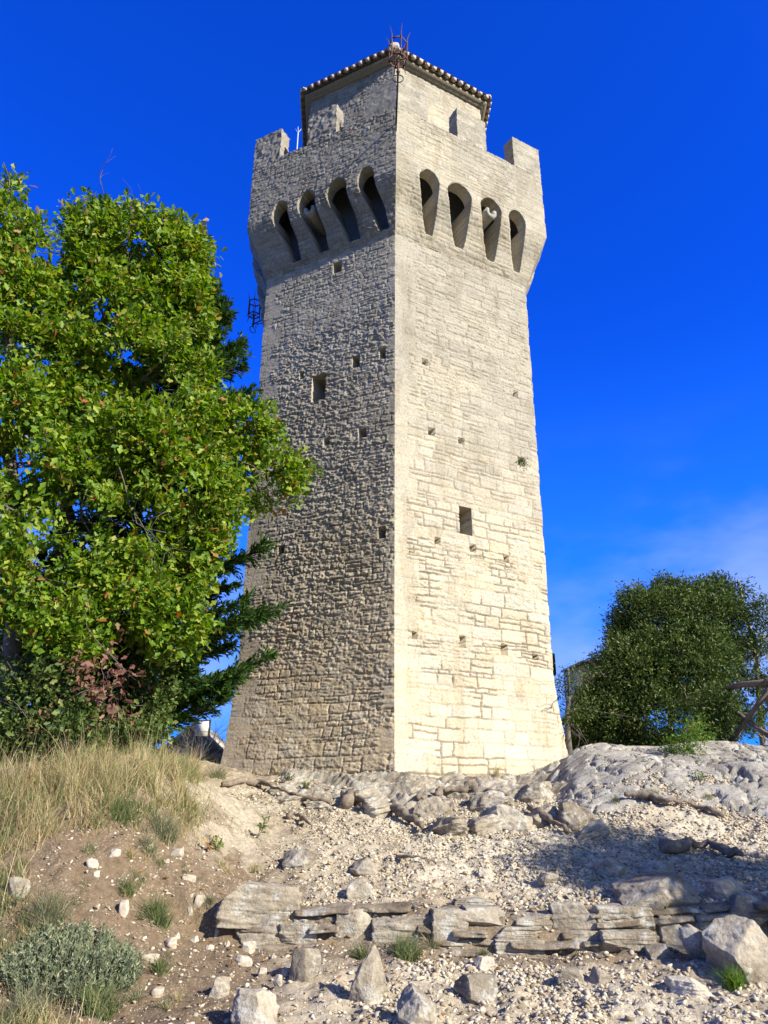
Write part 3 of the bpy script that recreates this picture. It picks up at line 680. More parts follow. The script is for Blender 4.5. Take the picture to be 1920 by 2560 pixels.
for i in range(5):
    a = np.array([*corner(i, O_E + .02), Z_EV + .07]); d = APEX - a; hd = unit(d); s1 = unit(np.cross(hd, [0, 0, 1])); s2 = np.cross(s1, hd); m = MB(); angs = np.linspace(0, np.pi, 9)
    for q in np.arange(0, np.linalg.norm(d) - .1, .4):
        A_ = [a + hd * (q + e) + np.cos(angs)[:, None] * s1 * r_ + np.sin(angs)[:, None] * s2 * r_ for e, r_ in ((0, .12), (.42, .10))]; ii = np.arange(8)
        m.add(np.concatenate(A_), np.stack([ii, ii + 1, ii + 10, ii + 9], 1))
    V3, F3 = rock_shape(300 + i, 3, .2, 3, .05); m.add(V3 * (.15 if i == 1 else .09) + a + np.array([0, 0, .03]) + hd * .03, F3)
    V, Fs = m.data(); mk('ridge_cap', V, Fs, M['mortar'], roof)
# stone gutters in two of the slots
def spout(fi, uc, z, out, seed):
    a, b = corner(fi, 0.), corner(fi + 1, 0.); t2 = unit(b - a); t = np.array([*t2, 0]); n = np.array([*NRM[fi], 0]); W0 = np.linalg.norm(corner(fi + 1, O_P) - corner(fi, O_P))
    A_ = corner(fi, O_P); base = np.array([*A_, z]) + t * uc - n * (O_P + .40)
    ang = np.linspace(np.pi, 2 * np.pi, 9); ow, iw = .165, .075
    ring = [np.array([np.cos(x) * ow, np.sin(x) * .17 - .02]) for x in ang] + [np.array([ow, .10]), np.array([iw, .10])] + [np.array([np.cos(x) * iw, np.sin(x) * .075 + .0]) for x in ang[::-1]] + [np.array([-iw, .10]), np.array([-ow, .10])]
    m = MB(); k = len(ring); rows = [np.array([base + n * d + t * p[0] + np.array([0, 0, 1.]) * p[1] for p in ring]) for d in np.linspace(0, out + .40, 7)]
    V = np.concatenate(rows); i = np.arange(k); j = (i + 1) % k
    for q in range(6): m.add(V * 0 + V if q == 0 else np.zeros((0, 3)), np.zeros((0, 4), int)) if False else None
    Q = np.concatenate([np.stack([q * k + i, q * k + j, (q + 1) * k + j, (q + 1) * k + i], 1) for q in range(6)])
    capf = np.array([[6 * k + x for x in (y, y + 1, k - 4 - y, k - 3 - y)] for y in range(8)] + [[6 * k + x for x in (0, k - 3, k - 2, k - 1)], [6 * k + x for x in (8, 9, 10, 11)]])
    V = V + np.stack([fbm3(V * 14 + seed + 40 * q, 2) - .5 for q in range(3)], 1) * .03
    mk('water_spout', V, [Q, capf], M['masonry'], tower, None, np.tile([.32, .30, .25], (len(V), 1)))
spout(0, SL[0][2][0] + .02, 15.30, .50, 1); spout(1, SL[1][2][0] - .02, 15.33, .66, 2)

# iron fire baskets on the corners
def fire_basket(root, d2, label, L=1.45, rise=.12):
    d = np.array([*unit(d2), 0.]); t = np.array([-d[1], d[0], 0]); z = np.array([0, 0, 1.]); root = np.array(root)
    o = thing('fire_basket', root, label, 'fire basket', 'iron fire baskets on the tower corners')
    j = root + d * L + z * rise
    br = MB(); br.tube([root - d * .15, root + d * .1 + z * .005, j], .026, 8)
    sc_ = root + d * (L - .35) - z * .02
    br.tube(curve([root + d * .02 - z * .32, root + d * .35 - z * .2, root + d * .75 - z * .02, sc_ + d * .12 + z * .06]), .016, 6)
    a = np.linspace(0, 5.2, 16); br.tube([sc_ + d * (.10 + (.09 - .008 * x) * math.sin(x)) - z * (.06 + (.09 - .008 * x) * math.cos(x) - .0) for x in a], .012, 6)
    V3, F3 = ICO[2]; br.add(V3 * .05 + j, F3); br.build('bracket', M['iron'], o)
    po = MB(); po.tube([j - z * .1, j + z * .42], .03, 8); po.add(V3 * np.array([.045, .045, .06]) + j + z * .32, F3); po.build('post', M['rusty_iron'], o)
    rg = MB(); a = np.linspace(0, 2 * np.pi, 21); rc = j - z * .24; rg.tube([rc + (t * math.sin(x) + z * math.cos(x)) * .13 for x in a], .014, 6, False); rg.build('ring', M['iron'], o)
    bk = MB(); R = .225; zb, zt = .42, 1.0
    H = [(math.cos(q * math.pi / 3 + .3), math.sin(q * math.pi / 3 + .3)) for q in range(6)]; pt = lambda q, r_, h: j + d * H[q % 6][0] * r_ + t * H[q % 6][1] * r_ + z * h
    for hh in (zb, zt):
        for q in range(6):
            p, q2 = pt(q, R, hh), pt(q + 1, R, hh); e = unit(q2 - p); bk.box((p + q2) / 2, e * np.linalg.norm(q2 - p) / 2, np.cross(e, z) * .007, z * .026)
    for q in range(6): bk.tube([j + z * zb, pt(q, R, zb)], .014, 6); bk.tube([pt(q, R - .004, zb), pt(q, R - .004, zt)], .011, 5)
    bk.build('basket', M['rusty_iron'], o)
    for q in range(6):
        sp_ = MB(); c = curve([pt(q, R + .09, zb - .22), pt(q, R + .03, zb - .10), pt(q, R + .012, zb), pt(q, R + .012, zt), pt(q, R + .02, zt + .16), pt(q, R + .09, zt + .36)], 4)
        w = np.concatenate([np.linspace(.004, .014, 5), np.full(len(c) - 11, .014), np.linspace(.014, .003, 6)]); sp_.tube(c, w, 6); sp_.build('spike', M['rusty_iron'], o)
    return o
fire_basket([*corner(1, O_P), 16.98], CD[1], 'rusty iron fire basket on a long bracket at the front corner under the roof', 1.38, .10)
fire_basket([*corner(4, O_P - .05), 16.9], CD[4], 'dark iron fire basket against the sky beside the left edge of the tower', 1.05, .10)
# rod behind the left battlement
ar = MB(); p = np.array([-3.2, 19.5, 16.9]); ar.tube([p, p + [0, 0, 5.95]], .022, 6)
for a in (0, 1.57, 3.14, 4.71): ar.tube([p + [0, 0, 5.85], p + [math.cos(a) * .1, math.sin(a) * .1, 6.05]], .01, 5)
tag(ar.build('lightning_rod', M['white_paint'], None, p), 'thin pale lightning rod standing behind the left battlement', 'lightning rod')
# lamp box on the right flank
lm = thing('flood_lamp', (4.0, 20.0, 3.8), 'small dark boxed lamp fixed to the right flank of the tower', 'lamp')
b_ = MB(); b_.box([4.33, 20.0, 3.79], [.29, 0, 0], [0, .16, 0], [0, 0, .28]); b_.box([3.97, 20.0, 3.7], [.15, 0, 0], [0, .03, 0], [0, 0, .03]); b_.build('housing', M['black_metal'], lm)
b_ = MB(); b_.box([4.33, 19.833, 3.79], [.18, 0, 0], [0, .006, 0], [0, 0, .24]); b_.build('pane', M['glass'], lm)

# ------------------------------------------------------------------ vegetation builders
OAK_T = (np.array([[0, 0, 0], [.22, .16, .03], [.42, .13, .03], [.60, .30, .05], [.78, .17, .03], [1, 0, -.05], [.78, -.17, .03], [.60, -.30, .05], [.42, -.13, .03], [.22, -.16, .03]]),
         [np.array([[0, 1, 2, 3, 4, 5]]), np.array([[0, 5, 6, 7, 8, 9]])])
LANCE_T = (np.array([[0, 0, 0], [.45, .17, .05], [1, 0, -.04], [.45, -.17, .05]]), [np.array([[0, 1, 2]]), np.array([[0, 2, 3]])])
NEEDLE_T = (np.array([[0, 0, 0], [.4, .16, .02], [1, 0, 0], [.4, -.16, .02]]), [np.array([[0, 3, 2, 1]])])
def leaves(P, D, Nn, size, tmpl):
    """one leaf per point: D along the leaf, Nn its face normal"""
    tv, tf = tmpl; D = unit(D); B = unit(np.cross(Nn, D)); Nn = np.cross(D, B); s = np.asarray(size)[:, None, None]
    V = P[:, None] + s * (tv[None, :, 0:1] * D[:, None] + tv[None, :, 1:2] * B[:, None] + tv[None, :, 2:3] * Nn[:, None])
    k = len(tv); off = (np.arange(len(P)) * k)[:, None, None]
    return V.reshape(-1, 3), [(f[None] + off).reshape(-1, f.shape[1]) for f in tf]
def rand_dir(r, n): return unit(r.normal(size=(n, 3)))
def crown(r, blobs, dens, per, leaf, spread, tmpl, hole=.0, up=.5, shell=.55, ok=None, hs=1.3):
    """leaf sprays over ellipsoid clumps; blobs (centre, radii); dens sprays per square metre of clump"""
    Ps, Ds = [], []
    for c, rad in blobs:
        rad = np.asarray(rad, float); n = max(4, int(dens * 4 * np.pi * (np.prod(rad) ** (2 / 3))))
        d = rand_dir(r, n); k = r.uniform(shell ** 3, 1, n) ** (1 / 3)
        k = k * (1 + .75 * (fbm3(d * 2.4 + np.asarray(c) * 1.7, 3, 4) - .52)) * np.where(r.random(n) < .04, r.uniform(1.05, 1.3, n), 1)
        Ps.append(np.asarray(c) + d * k[:, None] * rad); Ds.append(unit(d * rad))
    P, D = np.concatenate(Ps), np.concatenate(Ds)
    if hole: m = (fbm3(P * hs, 91, 3) > hole) & (fbm3(P * .95 + 7, 92, 2) > hole * .86); P, D = P[m], D[m]
    if ok is not None: m = ok(P); P, D = P[m], D[m]
    n = len(P); q = np.repeat(np.arange(n), per); N = n * per
    ax = unit(D + .5 * rand_dir(r, n) + np.array([0, 0, .25]))[q]
    off = r.normal(size=(N, 3)) * spread * .55 + ax * r.uniform(-spread, spread * .9, N)[:, None]
    ld = unit(ax + .95 * rand_dir(r, N) + np.array([0, 0, -.12])); nn = unit(np.array([0, 0, up]) + .45 * D[q] + .75 * rand_dir(r, N))
    sz = leaf * r.uniform(.5, 1.35, N)
    V, F = leaves(P[q] + off, ld, nn, sz, tmpl); return V, F, P
def limb(m, a, b, r0, r1, rr, bend=.15, n=5):
    a, b = np.asarray(a, float), np.asarray(b, float); L = np.linalg.norm(b - a); t = np.linspace(0, 1, n)[:, None]
    P = a + (b - a) * t; P[1:-1] += rr.normal(size=(n - 2, 3)) * bend * L * .25; P[:, 2] += .08 * L * np.sin(t[:, 0] * np.pi)
    P = curve(P, 3); m.tube(P, np.linspace(r0, r1, len(P)), 7); return P
def twigs(m, r, root, d, length, rad, depth, fork=3, spread=.7, up=.15):
    n = 4; P = [np.asarray(root, float)]; d = unit(np.asarray(d, float))
    for i in range(n): d = unit(d + r.normal(size=3) * .16 + np.array([0, 0, up * .15])); P.append(P[-1] + d * length / n)
    m.tube(np.array(P), np.linspace(rad, rad * .55, n + 1), 4 if depth < 2 else 5, False)
    if depth > 0:
        for k in range(fork):
            j = r.integers(1, n + 1); nd = unit(d + rand_dir(r, 1)[0] * spread + np.array([0, 0, up]))
            twigs(m, r, P[j], nd, length * r.uniform(.5, .8), rad * .55, depth - 1, fork, spread, up)
def blob(u, v, y, ru, rv, fat=1.0):
    c = at(u, v, y); k = scale_at(c); return c, (ru * k, (ru + rv) / 2 * k * fat, rv * k)
def plant_tree(name, label, cat, base, trunk, blobs, limbs_from, mat, r, dens, per, leaf, spread, tmpl, bark='bark', tr=(.2, .08), group=None, hole=.0, up=.5, shell=.55, dead=0, hs=1.3, ok=None):
    base = np.asarray(base, float); o = thing(name, base, label, cat, group); m = MB(); LP = []
    path = curve([base - [0, 0, .4]] + [np.asarray(p, float) for p in trunk], 4); m.tube(path, np.linspace(tr[0], tr[1], len(path)), 9)
    for i, (c, rad) in enumerate(blobs):
        q = path[min(len(path) - 1, max(1, int(len(path) * limbs_from[0] + (len(path) * (limbs_from[1] - limbs_from[0])) * np.clip((c[2] - base[2]) / max(.5, path[-1][2] - base[2]) - .1, 0, 1))))]
        w = tr[1] * .55; Lb = limb(m, q, c + (np.asarray(c) - q) * .05, w, w * .25, r, .5, 6)
        for k in range(4 if dead else 2):
            s_ = Lb[r.integers(len(Lb) // 2, len(Lb))]; LP.append(limb(m, s_, np.asarray(c) + rand_dir(r, 1)[0] * np.asarray(rad) * .9, w * .32, .006, r, .3, 4))
    for k in range(dead):
        q = LP[r.integers(len(LP))]; s_ = q[-1] - (q[-1] - q[-2]) * .5
        twigs(m, r, s_, unit(q[-1] - q[0] + np.array([0, -.4, 0])), r.uniform(.35, .8), .011, 2, 2, .6, .0)
    m.build('trunk', M[bark], o, None, True)
    V, F, P = crown(r, blobs, dens, per, leaf, spread, tmpl, hole, up, shell, ok, hs); mk('crown', V, F, M[mat], o)
    return o
def blades(r, P, L, W, lean, wind=(0, 0), droop=.5, seg=4):
    n = len(P); a = r.uniform(0, 2 * np.pi, n); d = np.stack([np.cos(a), np.sin(a), 0 * a], 1) + np.array([wind[0], wind[1], 0]); d = d * (lean * r.uniform(.2, 1.3, n))[:, None]
    a2 = r.uniform(0, np.pi, n); side = np.stack([np.cos(a2), np.sin(a2), 0 * a2], 1); rows = []
    for k in range(seg):
        t = k / (seg - 1); up_ = t - droop * .35 * t * t * np.minimum(1.6, np.linalg.norm(d, axis=1))
        c = P + d * (L * t ** 1.6)[:, None] + np.stack([0 * a, 0 * a, L * up_], 1); w = W * (1 - .92 * t ** 1.5)
        rows += [c - side * w[:, None] / 2, c + side * w[:, None] / 2]
    V = np.stack(rows, 1).reshape(-1, 3); k2 = seg * 2; o = (np.arange(n) * k2)[:, None, None]
    f = np.array([[2 * k, 2 * k + 1, 2 * k + 3, 2 * k + 2] for k in range(seg - 1)])
    return V, (f[None] + o).reshape(-1, 4)
def on_ground(x, y, dz=0.): return np.stack([x, y, T(x, y, True) + dz], 1)
def tuft(name, u, v, wpx, n, h, label, mat='green_grass', cat='grass tuft', seed=0, lean=.9, W=.007, droop=1.0, group=None, wind=(0, 0), off=0):
    r = rng_(seed + 500); c = ground_top(u, v); k = scale_at(c); R = wpx * k / 2; a = r.uniform(0, 2 * np.pi, n); q = R * .42 * np.sqrt(r.random(n))
    x, y = c[0] + q * np.cos(a), c[1] + off + q * np.sin(a); P = np.stack([x, y, top(x, y) - .02], 1)
    V, F = blades(r, P, h * r.uniform(.5, 1.15, n), np.full(n, W) * r.uniform(.6, 1.3, n), np.full(n, lean), wind, droop)
    return tag(mk(name, V, F, M[mat], None, (c[0], c[1] + off, c[2])), label, cat, group)

# ------------------------------------------------------------------ trees on the left
r = rng_(11)
B1 = [blob(*b) for b in [(330, 640, 12, 150, 105), (225, 560, 12, 55, 60), (440, 640, 12.2, 85, 90), (235, 740, 11.8, 130, 120), (415, 770, 12.3, 120, 110), (300, 880, 11.8, 150, 105), (445, 935, 12.0, 95, 95), (170, 905, 11.5, 90, 90),
     (480, 1085, 11.8, 120, 95), (610, 1075, 12, 85, 65), (690, 1185, 12.2, 82, 62), (650, 1260, 12.1, 62, 52), (350, 1130, 11.4, 170, 110), (190, 1185, 11.2, 140, 110), (500, 1240, 11.6, 120, 90), (330, 1320, 11.2, 170, 115), (170, 1400, 11.0, 140, 110),
     (400, 1420, 11.5, 110, 90), (500, 1370, 11.8, 60, 50), (300, 1510, 11.2, 150, 90), (430, 1560, 11.6, 80, 70)]]
bs = at(110, 1860, 12.2); bs[2] = T(bs[0], bs[1])
plant_tree('oak_tree', 'big oak with yellow green lobed leaves overlapping the left edge of the tower', 'tree', bs, [at(130, 1600, 12.3), at(160, 1300, 12.2), at(195, 1050, 12.1), at(240, 850, 12.1), at(320, 680, 12.2)], B1, (.3, .98), 'oak_leaf', r, 60, 11, .135, .15, OAK_T, 'bark', (.17, .05), None, .44, .5, .6, 16, 2.5)
r = rng_(12)
B2 = [blob(*b) for b in [(5, 470, 10.8, 40, 75), (20, 560, 10.8, 70, 70), (70, 620, 11, 70, 70), (30, 720, 10.9, 90, 90), (130, 730, 11.2, 90, 90), (40, 860, 11, 85, 85), (-60, 640, 10.8, 90, 130), (30, 1010, 10.8, 90, 90), (60, 1170, 10.6, 100, 90), (20, 1300, 10.4, 90, 80),
     (60, 1440, 10.4, 110, 90), (-60, 1150, 10.5, 100, 150), (180, 1580, 10.7, 110, 75), (40, 1590, 10.4, 110, 80), (150, 830, 11.6, 90, 80), (220, 1010, 11.8, 90, 80), (110, 990, 11.4, 80, 80), (250, 660, 12, 80, 70)]]
bs = at(20, 1880, 11.6); bs[2] = T(bs[0], bs[1])
plant_tree('oak_tree', 'oak cut off by the left border, its crown reaching highest there', 'tree', bs, [at(35, 1600, 11.5), at(55, 1400, 11.4), at(20, 1100, 11.2), at(25, 850, 11.1), at(15, 620, 11)], B2, (.3, .98), 'oak_leaf', r, 60, 11, .135, .15, OAK_T, 'bark', (.18, .05), None, .44, .5, .6, 8, 2.5)
# conifer between oak and tower
r = rng_(13)
def conifer(name, label, base, H, R, seed, nb=170):
    r = rng_(seed); o = thing(name, base, label, 'conifer'); m = MB(); base = np.asarray(base, float)
    m.tube([base - [0, 0, .4], base + [0, 0, H * .5], base + [0, 0, H]], [.2, .12, .02], 8); P, D, U_ = [], [], []
    for i in range(nb):
        t = (i + r.random()) / nb; z = H * (.06 + .93 * t); a = i * 2.399 + r.uniform(-.4, .4)
        Lb = R * (1 - t) ** .62 * r.uniform(.72, 1.12) * (1 - .35 * S((.16 - t) / .16)) + .2; d = np.array([math.cos(a), math.sin(a), 0])
        if d[0] > .0 and d[1] > .35: Lb *= .62
        k = np.linspace(0, 1, 6)[:, None]; ln = base + [0, 0, z] + d * Lb * k + np.array([0, 0, 1.]) * Lb * (.02 * k + .30 * k * k)
        m.tube(ln, np.linspace(.028 * (1.1 - t), .005, 6), 4, False)
        # side sprays
        ns = int(22 + 44 * Lb)
        for q in range(ns):
            s_ = r.uniform(.22, 1); p = base + [0, 0, z] + d * Lb * s_ + np.array([0, 0, 1.]) * Lb * (.02 * s_ + .3 * s_ * s_)
            sd = unit(d * r.uniform(.3, 1.1) + np.array([-d[1], d[0], 0]) * r.normal() * .75 + np.array([0, 0, r.normal() * .3 + .22])); sl = r.uniform(.20, .46) * (1 - .35 * s_)
            nn_ = 13; w = np.sort(r.random(nn_)); pp = p + sd * sl * w[:, None] + r.normal(size=(nn_, 3)) * .02
            P.append(pp); D.append(unit(sd + .62 * rand_dir(r, nn_))); U_.append(np.tile([0, 0, 1.], (nn_, 1)) + .8 * rand_dir(r, nn_))
    m.build('trunk', M['bark'], o, None, True); P, D, U_ = np.concatenate(P), np.concatenate(D), np.concatenate(U_)
    V, F = leaves(P, D, U_, r.uniform(.09, .17, len(P)), NEEDLE_T); mk('crown', V, F, M['cypress'], o)
    return o
bx, by = -4.45, 14.0
conifer('conifer_tree', 'dark green conifer with upswept feathery branches between the oak and the tower', (bx, by, float(T(bx, by))), 10.9, 2.45, 31)
# under the trees
r = rng_(14)
bs = ground(250, 1850); bs = np.array([bs[0], 10.6, T(bs[0], 10.6)])
RB = [blob(*b) for b in [(240, 1650, 10.3, 60, 45), (300, 1700, 10.4, 50, 40), (210, 1720, 10.2, 50, 40), (265, 1780, 10.3, 60, 40), (80, 1800, 10, 35, 35)]]
plant_tree('red_shrub', 'slender shrub with dull red autumn leaves under the oaks', 'shrub', bs, [bs + [0, 0, .5], bs + [-.05, 0, 1.3]], RB, (.3, .98), 'red_leaf', r, 12, 7, .11, .16, OAK_T, 'bark', (.03, .012), None, 0, .5, .3)
r = rng_(15)
GB = [blob(*b) for b in [(110, 1730, 10.6, 130, 90), (30, 1830, 10.2, 90, 80), (170, 1850, 10.1, 90, 60), (330, 1840, 11.2, 70, 50), (380, 1740, 12.4, 55, 50), (330, 1680, 12.6, 110, 90), (110, 1640, 12.4, 150, 90), (60, 1740, 12.6, 160, 110), (260, 1790, 12.8, 150, 90), (375, 1810, 13, 50, 50), (60, 1540, 12.8, 130, 90)]]
bs = np.array([-4.9, 10.7, T(-4.9, 10.7)])
plant_tree('green_shrub', 'leafy green undergrowth shrub at the foot of the oaks', 'shrub', bs, [bs + [0, 0, .4], bs + [0, 0, 1.0]], GB, (.2, .95), 'holm', r, 60, 10, .10, .14, OAK_T, 'bark', (.05, .02), None, .30, .5, .3)  # dark evergreen leaf colour stands in for shade under the oak crowns
r = rng_(16); m = MB(); bs = at(520, 1900, 17.5); bs[2] = T(bs[0], bs[1])
for k in range(26):
    a = r.uniform(0, 6.28); twigs(m, r, bs + np.array([r.normal() * .25, r.normal() * .25, -.1]), [math.cos(a) * .7, math.sin(a) * .5, 1.1], r.uniform(.5, .9), .014, 3, 3, .75, .12)
tag(m.build('bare_shrub', M['bark'], None, bs), 'leafless dark twiggy shrub behind the grass beside the tower foot', 'shrub')
# ------------------------------------------------------------------ evergreens on the right
HB = [blob(*b) for b in [(1640, 1560, 18.6, 105, 95), (1750, 1540, 18.8, 100, 90), (1590, 1530, 18.6, 55, 65), (1690, 1495, 18.8, 65, 40), (1550, 1735, 18.2, 75, 65), (1600, 1690, 18.0, 110, 100), (1720, 1680, 18.2, 120, 120), (1530, 1790, 18.0, 90, 85), (1640, 1800, 17.8, 110, 85), (1760, 1790, 18.2, 90, 90), (1500, 1860, 18.2, 70, 55), (1600, 1640, 18.2, 75, 60), (1515, 1650, 18.8, 40, 16), (1490, 1770, 18.2, 50, 50), (1455, 1830, 18.6, 40, 45), (1545, 1600, 18.6, 30, 40), (1660, 1470, 18.9, 30, 30), (1790, 1480, 18.9, 40, 40), (1830, 1570, 19, 70, 80), (1600, 1870, 17.9, 90, 50), (1700, 1880, 17.9, 80, 50), (1680, 1620, 17.9, 90, 80), (1700, 1780, 17.7, 90, 70), (1790, 1770, 15.8, 45, 55), (1770, 1830, 15.8, 40, 40)]]
r = rng_(17); bs = np.array([6.9, 18.4, T(6.9, 18.4)])
plant_tree('evergreen_bush', 'large dense dark evergreen bush with small glossy leaves right of the tower', 'bush', bs, [bs + [0, 0, .8], bs + [.1, 0, 1.8], bs + [.1, 0, 2.8]], HB, (.15, .9), 'holm', r, 110, 12, .095, .12, LANCE_T, 'bark', (.10, .03), None, .31, .5, .5, 7, 1.5)
HB = [blob(*b) for b in [(1835, 1458, 18.6, 46, 36), (1905, 1540, 18.4, 40, 50), (1880, 1650, 18.2, 80, 75), (1945, 1600, 18.2, 60, 110), (1800, 1650, 18.4, 70, 70), (1890, 1760, 18, 80, 70), (1960, 1720, 18, 70, 90), (1850, 1840, 17.6, 80, 60), (1930, 1850, 17.6, 80, 60)]]
r = rng_(18); bs = np.array([9.2, 18.6, T(9.2, 18.6)])
plant_tree('evergreen_tree', 'thin evergreen at the right border with sparse leaves and bare grey branches', 'tree', bs, [bs + [0, 0, 1.0], at(1890, 1640, 18.6), at(1865, 1540, 18.6), at(1845, 1450, 18.6)], HB, (.2, .98), 'holm', r, 60, 10, .095, .13, LANCE_T, 'pale_bark', (.10, .03), None, .45, .55, .4, 14, 1.9)
r = rng_(19); bs = at(1425, 1880, 17.2); bs[2] = T(bs[0], bs[1])
HB = [blob(*b) for b in [(1440, 1700, 17.2, 40, 40), (1400, 1720, 17.3, 26, 26), (1450, 1770, 17.2, 45, 35), (1415, 1800, 17.2, 30, 22)]]
o = plant_tree('small_tree', 'small sparse dark tree with a crooked trunk beside the right foot of the tower', 'tree', bs, [at(1418, 1800, 17.2), at(1424, 1740, 17.2), at(1420, 1670, 17.2)], HB, (.3, .98), 'holm', r, 60, 7, .075, .12, LANCE_T, 'bark', (.075, .025), None, .2, .5, .3, 10)
r = rng_(20); bs = ground(1722, 1890, 3, 18)
HB = [blob(1720, 1850, bs[1] - .1, 50, 40), blob(1690, 1870, bs[1] - .1, 40, 25), blob(1745, 1820, bs[1], 35, 35)]
plant_tree('bright_shrub', 'small bright green shrub growing over the rock crest below the dark evergreen', 'shrub', bs, [bs + [0, 0, .2], bs + [0, 0, .5]], HB, (.2, .95), 'bright_leaf', r, 60, 8, .07, .10, LANCE_T, 'bark', (.02, .008), None, .2, .5, .2)
# shade tree out of frame to the right, whose shadow lies across the path
r = rng_(21); bs = np.array([10.3, 4.3, T(10.3, 4.3)])
HB = [(bs + np.array(c), (a, a, b * .72)) for c, a, b in [((0, 0, 5.0), 1.5, 1.1), ((-.9, .6, 5.4), 1.1, .9), ((.8, -.5, 5.6), 1.2, .9), ((-1.7, 1.1, 4.8), .8, .6), ((1.8, -.9, 4.6), 1.1, .8), ((.3, .6, 6.4), .9, .6), ((2.6, .6, 5.2), 1.0, .8), ((3.2, -.2, 4.0), 1.0, .8)]]
plant_tree('shade_tree', 'tree beside the path whose shadow falls across the stones on the right', 'tree', bs, [bs + [.1, 0, 2], bs + [0, .1, 4], bs + [0, 0, 5.5]], HB, (.4, .95), 'holm', r, 44, 9, .16, .20, LANCE_T, 'bark', (.17, .06), None, .38, .5, .2)

# ------------------------------------------------------------------ rocks, ledge, bedrock
def patch(name, x0, x1, y0, y1, step, hf, label, mat, cat='rock'):
    xs, ys = np.arange(x0, x1, step), np.arange(y0, y1, step); X, Y = np.meshgrid(xs, ys); Z = T(X, Y) + hf(X, Y) - .075 * (fbm2(X * 2.6, Y * 2.6, 8, 3) - .5)
    V = np.stack([X, Y, Z], -1).reshape(-1, 3); c = ((x0 + x1) / 2, (y0 + y1) / 2, float(T((x0 + x1) / 2, (y0 + y1) / 2)))
    F = grid_faces(len(ys), len(xs)); low = (Z - T(X, Y)).ravel(); keep = (low[F] > -.12).any(1)
    return tag(mk(name, V, F[keep], M[mat], None, c), label, cat)
def slabs(X, Y, ang, w, s):   # tilted strata: saw-tooth ridges
    c, sn = math.cos(ang), math.sin(ang); a = (X * c + Y * sn) / w + 1.4 * fbm2(X * .9, Y * .9, s, 3); f = a - np.floor(a); k = _h(np.floor(a), np.floor(a) * 0, np.floor(a) * 0, s)
    return (f ** 1.5) * (.5 + k)
def hump(X, Y):
    e = S((X - 2.55 + .5 * (fbm2(X, Y * 1.2, 61, 3) - .5) - .25 * (Y - 13)) / .7) * S((Y - 11.75 + .9 * (fbm2(X * .9, Y, 62, 3) - .5) + .12 * (X - 3)) / .5) * (1 - S((Y - 15.3) / .9)) * (1 - S((X - 9.2) / .6))
    n = .24 * (fbm2(X * .8, Y * .8, 63, 3) - .5) + .03 * (fbm2(X * 1.6, Y * 2.2, 64, 4) - .45) + .022 * (fbm2(X * 6, Y * 7, 65, 6) - .5)
    cr_ = 1 - np.abs(2 * fbm2(X * 1.1, Y * 2.4, 66, 4) - 1); n = n - .11 * S((cr_ - .94) / .06) + .05 * slabs(X, Y, 1.2, 1.3, 67)
    for a_, b_, sd in ((1.0, 2.3, 171), (2.1, .9, 172)): n = n - .07 * S((.022 - np.abs(fbm2(X * a_ + .3 * Y, Y * b_, sd, 3) - .5)) / .018)
    return -.35 + e * (.43 + n)
patch('rock_outcrop', 2.0, 10, 11.2, 16.2, .028, hump, 'broad smooth grey bedrock hump right of the tower foot', 'bedrock')
def shelf(X, Y):
    yc = 14.05 + .28 * np.abs(X - .2) * (X < .2) + .22 * (X - .2) * (X > .2); yc = np.minimum(yc, 14.9)
    e = S((Y - yc + 1.75 + .7 * (fbm2(X * 1.3, Y * 1.3, 71, 3) - .5)) / .45) * (1 - S((Y - yc - .75) / .4)) * S((X + 2.1 + .5 * fbm2(Y * 2, X, 3, 2)) / .5) * (1 - S((X - 3.3) / .7))
    n = .13 * slabs(X, Y, .8, .5, 72) + .20 * (fbm2(X * 2.2, Y * 2.2, 73, 4) - .5) + .10 * (fbm2(X * 8, Y * 8, 74, 4) - .5)
    return -.34 + e * (.31 + n + .07 * (fbm2(X * 14, Y * 14, 77, 3) - .5))
patch('rock_shelf', -2.6, 3.8, 12.3, 15.6, .026, shelf, 'jagged tilted rock shelf under the front corner of the tower', 'rock')
xs = np.arange(-1.85, 4.6, .014); yl = 8.15 + .06 * np.abs(xs - .6) + .22 * (vn2(xs * 1.3, xs * 0, 3) - .5)
zt, zb = T(xs, yl + .22), T(xs, yl - .16); K, NL = 54, 6; rows = []
for k in range(K):
    t = k / (K - 9.); f = min(t, .999); l = int(f * NL); fr = f * NL - l; zero = xs * 0
    q = xs / (.34 + .5 * _h(np.array([l]), np.array([1]), np.array([0]), 4)[0]) + 7.7 * l + .25 * (fbm2(xs * 3, zero + l, 95, 2) - .5); bi = np.floor(q); fq = q - bi
    off = _h(bi, zero + l, zero, 17); gap = S((np.minimum(fq, 1 - fq)) / .05)
    rim = S(min(fr, 1 - fr) / .22)
    zz = zb - .08 + (zt - zb + .10) * f + .035 * (fbm2(xs * 1.1, zero + 4, 92, 2) - .5)
    out = -.16 + .13 * (1 - f) + .24 * (off - .45) - .10 * (1 - rim) - .10 * (1 - gap) + .07 * (fbm2(xs * 9, zero + f * 14, 93, 4) - .5) + .10 * (fbm2(xs * 1.2, zero + 2, 96, 2) - .5)
    out = out - .5 * S((-xs - 1.35) / .5)
    yy = yl - .05 - out + max(0., t - 1) * 1.5
    if t > 1: zz = zz + .03 * (fbm2(xs * 6, zero + t * 9, 94, 3) - .4) - .10 * (t - 1) * (k == K - 1) * 6
    rows.append(np.stack([xs, yy, zz], 1))
tag(mk('rock_ledge', np.concatenate(rows), grid_faces(K, len(xs)), M['ledge'], None, (.8, 8.2, -1.2)), 'low layered natural stone ledge crossing the path', 'rock')
def top(x, y): return T(x, y, True) + np.maximum(0, np.maximum(shelf(x, y), hump(x, y)))
